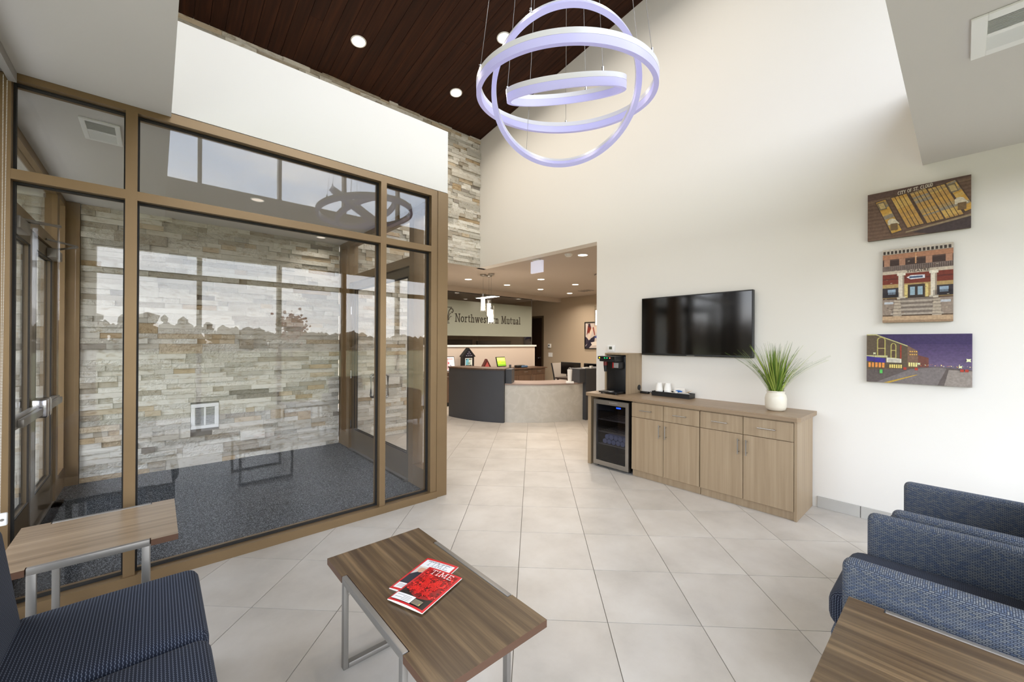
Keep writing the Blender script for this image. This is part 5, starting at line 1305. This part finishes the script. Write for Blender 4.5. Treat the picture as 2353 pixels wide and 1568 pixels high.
m = MB(); xz_prism(m, [(x0-.03, 1.14), (x1+.03, 1.14), (x1+.03, 1.16), ((x0+x1)/2, 1.365), (x0-.03, 1.16)], YF-.012, YF+.12); part(fc, 'gable', m, M_black)
sh = [((24, 22, 40), [(0, 0), (1, 0), (.5, 1)])]
for (u, v) in ((.5, .66), (.38, .42), (.62, .42), (.2, .12), (.4, .12), (.6, .12), (.8, .12)): sh.append(((230, 226, 232), [(u+.05*(1 if q % 2 else .5)*math.cos(q*PI/5), v+.08*(1 if q % 2 else .5)*math.sin(q*PI/5)) for q in range(10)]))
art_on(fc, .26, .165, sh, x0+.032, YF-.0135, 1.152, 'folded_flag')
sh = [((230, 228, 220), rect(0, 0, 1, 1)), ((112, 176, 196), rect(.06, .06, .5, .94)), ((190, 200, 190), rect(.5, .06, .94, .94)), ((60, 66, 60), rect(.06, .06, .94, .2)), ((50, 60, 70), rect(.1, .8, .3, .92)), ((70, 66, 52), rect(.5, .82, .92, .93)), ((120, 150, 140), rect(.3, .3, .7, .5))]
art_on(fc, .21, .21, sh, x0+.056, YF-.001, .90, 'photo')
rf = thing('flag_triangle_case', 'small dark red triangular flag case behind the desk wing', 'display case', (6.36, YF, .806))
m = MB(); xz_prism(m, [(6.19, .806), (6.53, .806), (6.36, 1.075)], YF, YF+.09); part(rf, 'case', m, plain('dark_red_wood', (78, 30, 26), .4))
m = MB(); xz_prism(m, [(6.26, .83), (6.46, .83), (6.36, 1.0)], YF-.004, YF); part(rf, 'folded_flag', m, plain('red_flag_cloth', (168, 74, 70), .8))
tb_ = thing('green_screen_tablet', 'black framed tablet with a green screen leaning on a wire stand', 'tablet', (6.88, YF, .806))
q = Matrix.Translation((6.86, YF, .86)) @ Matrix.Rotation(-.28, 4, 'X')
m = MB(); m.box(-.16, .16, 0, .015, 0, .27, bev=.004); bmesh.ops.transform(m.b, matrix=q, verts=m.b.verts); part(tb_, 'frame', m, M_black)
sh = [((176, 214, 60), rect(0, 0, 1, 1)), ((206, 226, 120), rect(0, .55, 1, 1)), ((130, 190, 50), rect(0, 0, 1, .2)), ((222, 216, 60), [(.3+.14*math.cos(a), .5+.12*math.sin(a)) for a in [k*PI/6 for k in range(12)]]), ((230, 236, 190), rect(.15, .8, .8, .84)), ((150, 190, 80), rect(.5, .4, .9, .44))]
art_on(tb_, .28, .23, sh, 6.72, YF-.006, .88, 'screen', -.28)
m = MB()
for dx in (-.09, .09): m.tube([(6.86+dx, YF-.04, .8065), (6.86+dx, YF-.02, .87), (6.86+dx, YF+.1, .8065)], .004, 6)
part(tb_, 'wire_stand', m, M_black)
cf = thing('certificate_frame', 'thin framed certificate with red and blue print at the left end of the credenza', 'framed certificate', (5.15, YF, .806))
q = Matrix.Translation((5.2, YF, .8065)) @ Matrix.Rotation(-.2, 4, 'X')
m = MB(); m.box(-.2, .2, 0, .012, 0, .36); bmesh.ops.transform(m.b, matrix=q, verts=m.b.verts); part(cf, 'frame', m, M_black)
sh = [((226, 226, 232), rect(0, 0, 1, 1)), ((214, 180, 186), rect(0, .1, .55, .9)), ((190, 60, 70), rect(.5, .5, .6, .62)), ((120, 130, 160), [(.6, .4), (.95, .1), (.95, .16), (.65, .44)]), ((200, 120, 120), rect(.2, .84, .9, .88))]
art_on(cf, .37, .33, sh, 5.015, YF-.004, .822, 'certificate', -.2)
m = MB(); m.lathe((7.15, YF, .8065), [(0, 0), (.03, 0), (.032, .09), (.03, .095), (0, .095)], 20); solo('desk_cup', m, M_char, 'small dark pen cup beside the green tablet', 'cup', smooth=True)
bg_ = thing('scanner', 'low black and blue card scanner with cable on the credenza', 'scanner', (7.5, YF, .806))
part(bg_, 'body', B(7.36, 7.66, 8.06, 8.2, .8065, .88, bev=.02, seg=3), M_black, True); part(bg_, 'blue_lid', B(7.50, 7.74, 8.03, 8.19, .8065, .865, bev=.025, seg=3), plain('dull_blue_plastic', (60, 90, 120), .4), True)
m = MB(); m.tube([(7.36-.02*k, 8.1+.02*math.sin(k), .815+.01*abs(math.cos(k*1.7))) for k in range(8)], .005, 6); part(bg_, 'cable', m, M_black, True)
# far wall: door, thermostat, switches, art
rdoor = thing('door_5', 'dark espresso door in the beige end wall', 'door', (9.72, 9.65, 0), kind='structure')
part(rdoor, 'leaf', B(9.68, 9.72, 9.42, 10.28, .01, 2.33), M_darkw)
m = MB(); m.box(9.70, 9.722, 9.345, 9.415, 0, 2.40); m.box(9.70, 9.722, 9.415, 10.35, 2.335, 2.40); part(rdoor, 'door_frame', m, M_bronzed)
m = MB(); m.cyl((9.68, 9.50, .98), (9.63, 9.50, .98), .028, n=16); m.cyl((9.635, 9.50, .98), (9.635, 9.64, .97), .01, n=8); part(rdoor, 'lever_handle', m, M_chrome, True)
t2 = thing('wall_control', 'small white wall control on the beige wall right of the dark door', 'thermostat', (9.72, 9.05, 1.34)); part(t2, 'housing', B(9.69, 9.72, 9.0, 9.13, 1.33, 1.46, bev=.004), M_white, True); part(t2, 'display', B(9.688, 9.691, 9.05, 9.1, 1.39, 1.43), M_black)
t3 = thing('light_switch', 'double white light switch plate on the beige end wall', 'light switch', (9.72, 9.0, 1.04)); part(t3, 'plate', B(9.71, 9.72, 8.94, 9.12, 1.03, 1.17, bev=.002), M_white)
for a in (8.97, 9.05): part(t3, 'rocker', B(9.706, 9.71, a, a+.035, 1.07, 1.13), M_white)
pa = thing('framed_painting', 'black framed abstract painting with red, blue and cream shapes on the beige end wall', 'painting', (9.72, 7.25, 1.32))
m = MB(); yb0, yb1, zb0, zb1 = 6.9, 7.605, 1.32, 2.125
for b in ((yb0, yb1, zb0, zb0+.025), (yb0, yb1, zb1-.025, zb1), (yb0, yb0+.025, zb0+.025, zb1-.025), (yb1-.025, yb1, zb0+.025, zb1-.025)): m.box(9.68, 9.719, *b)
part(pa, 'frame', m, M_black)
sh = [((196, 184, 176), rect(0, 0, 1, 1)), ((56, 50, 64), [(.0, .45), (.3, .3), (.5, .5), (.15, .2), (0, .1)]), ((40, 36, 52), [(0, .05), (.3, .38), (.55, .5), (.5, .25), (.2, 0), (0, 0)]), ((120, 44, 30), [(.06, .5), (.14, .9), (.3, .86), (.38, .66), (.26, .44), (.16, .62)]), ((60, 40, 50), [(.14, .95), (.26, .98), (.3, .84), (.2, .8)]), ((214, 196, 178), [(.1, .4), (.34, .8), (.42, .74), (.2, .3)]), ((210, 190, 170), [(.45, .9), (.62, .95), (.9, .5), (.7, .42)]), ((52, 66, 130), [(.5, .42), (.9, .3), (.9, .4), (.6, .5)]), ((220, 210, 198), [(.3, .22), (.8, .3), (.8, .12), (.4, .1)]), ((140, 60, 40), [(.4, .8), (.5, .5), (.55, .52), (.46, .84)])]
hang(flat_art(.655, .755, sh, .0004), 9.70, yb1-.025, zb0+.025, .655, .755, pa, 'painted_sheet', M_cover)
# emergency sign, detector, reception vent
es = thing('emergency_sign', 'white box emergency sign hanging from the reception ceiling at the opening', 'sign', (4.86, 4.85, 2.93))
part(es, 'sign_box', B(4.84, 4.885, 4.70, 4.98, 2.70, 2.905, bev=.01, seg=3), plain('sign_face_added_glow', (226, 226, 236), .4, emis=(232, 232, 255), es=.35), True); part(es, 'ceiling_plate', B(4.81, 4.91, 4.77, 4.91, 2.905, 2.929, bev=.004), M_white, True)  # faint glow put into the sign box to lift it out of shade
m = MB(); m.lathe((4.93, 4.2, 2.929), [(0, -.04), (.04, -.04), (.06, -.02), (.065, 0)], 28); sd = solo('smoke_detector', m, M_white, 'round smoke detector on the reception ceiling', 'smoke detector', smooth=True)
vv_ = thing('slot_vent', 'dark slot vent in the reception ceiling at the right edge of the opening', 'vent', (8.7, 6.9, 2.929)); part(vv_, 'frame', B(8.55, 8.95, 6.6, 7.1, 2.923, 2.9295), M_rceil)
for k in range(4): part(vv_, 'slot', B(8.6, 8.9, 6.66+k*.1, 6.71+k*.1, 2.920, 2.9232), M_black)
# glass pendants
M_tube = glassmat('pendant_glass', (.96, .97, .97), 1.5); M_glow = emat('pendant_glow', (255, 232, 206), 7)
def pendant(x, y, z0, z1, label):
    t = thing('pendant_light', label, 'pendant light', (x, y, 2.93), 'glass tube pendants over the reception desk')
    m = MB(); m.lathe((x, y, 2.929), [(0, -.03), (.055, -.03), (.065, -.02), (.065, 0)], 28); part(t, 'canopy', m, M_steel, True)
    m = MB(); m.cyl((x, y, 2.9), (x, y, z1-.03), .0025, n=6); part(t, 'cord', m, M_alu)
    m = MB(); m.cyl((x, y, z1-.08), (x, y, z1-.02), .018, n=14); part(t, 'socket', m, M_chrome, True)
    m = MB(); m.lathe((x, y, 0), [(.056, z0), (.059, z0), (.059, z1), (.056, z1), (.056, z0)], 28); part(t, 'glass_tube', m, M_tube, True)
    m = MB(); m.cyl((x, y, z0+.03), (x, y, z1-.09), .04, n=24); part(t, 'frosted_core', m, M_glow, True)
    p = bpy.data.lights.new('pendant_bulb', 'POINT'); p.energy = 5; p.color = WARM; p.shadow_soft_size = .08; o = bpy.data.objects.new('pendant_bulb', p); COL.objects.link(o); o.location = (x, y, z0-.12)
pendant(5.12, 6.69, 2.15, 2.54, 'glass tube pendant light, leftmost of the cluster')
pendant(5.28, 6.69, 2.05, 2.42, 'glass tube pendant light hanging at middle height in the cluster, at its right')
pendant(5.18, 6.49, 1.90, 2.27, 'glass tube pendant light hanging lowest in the cluster')
pendant(6.83, 5.03, 1.85, 2.27, 'glass tube pendant light half hidden by the edge of the white wall')
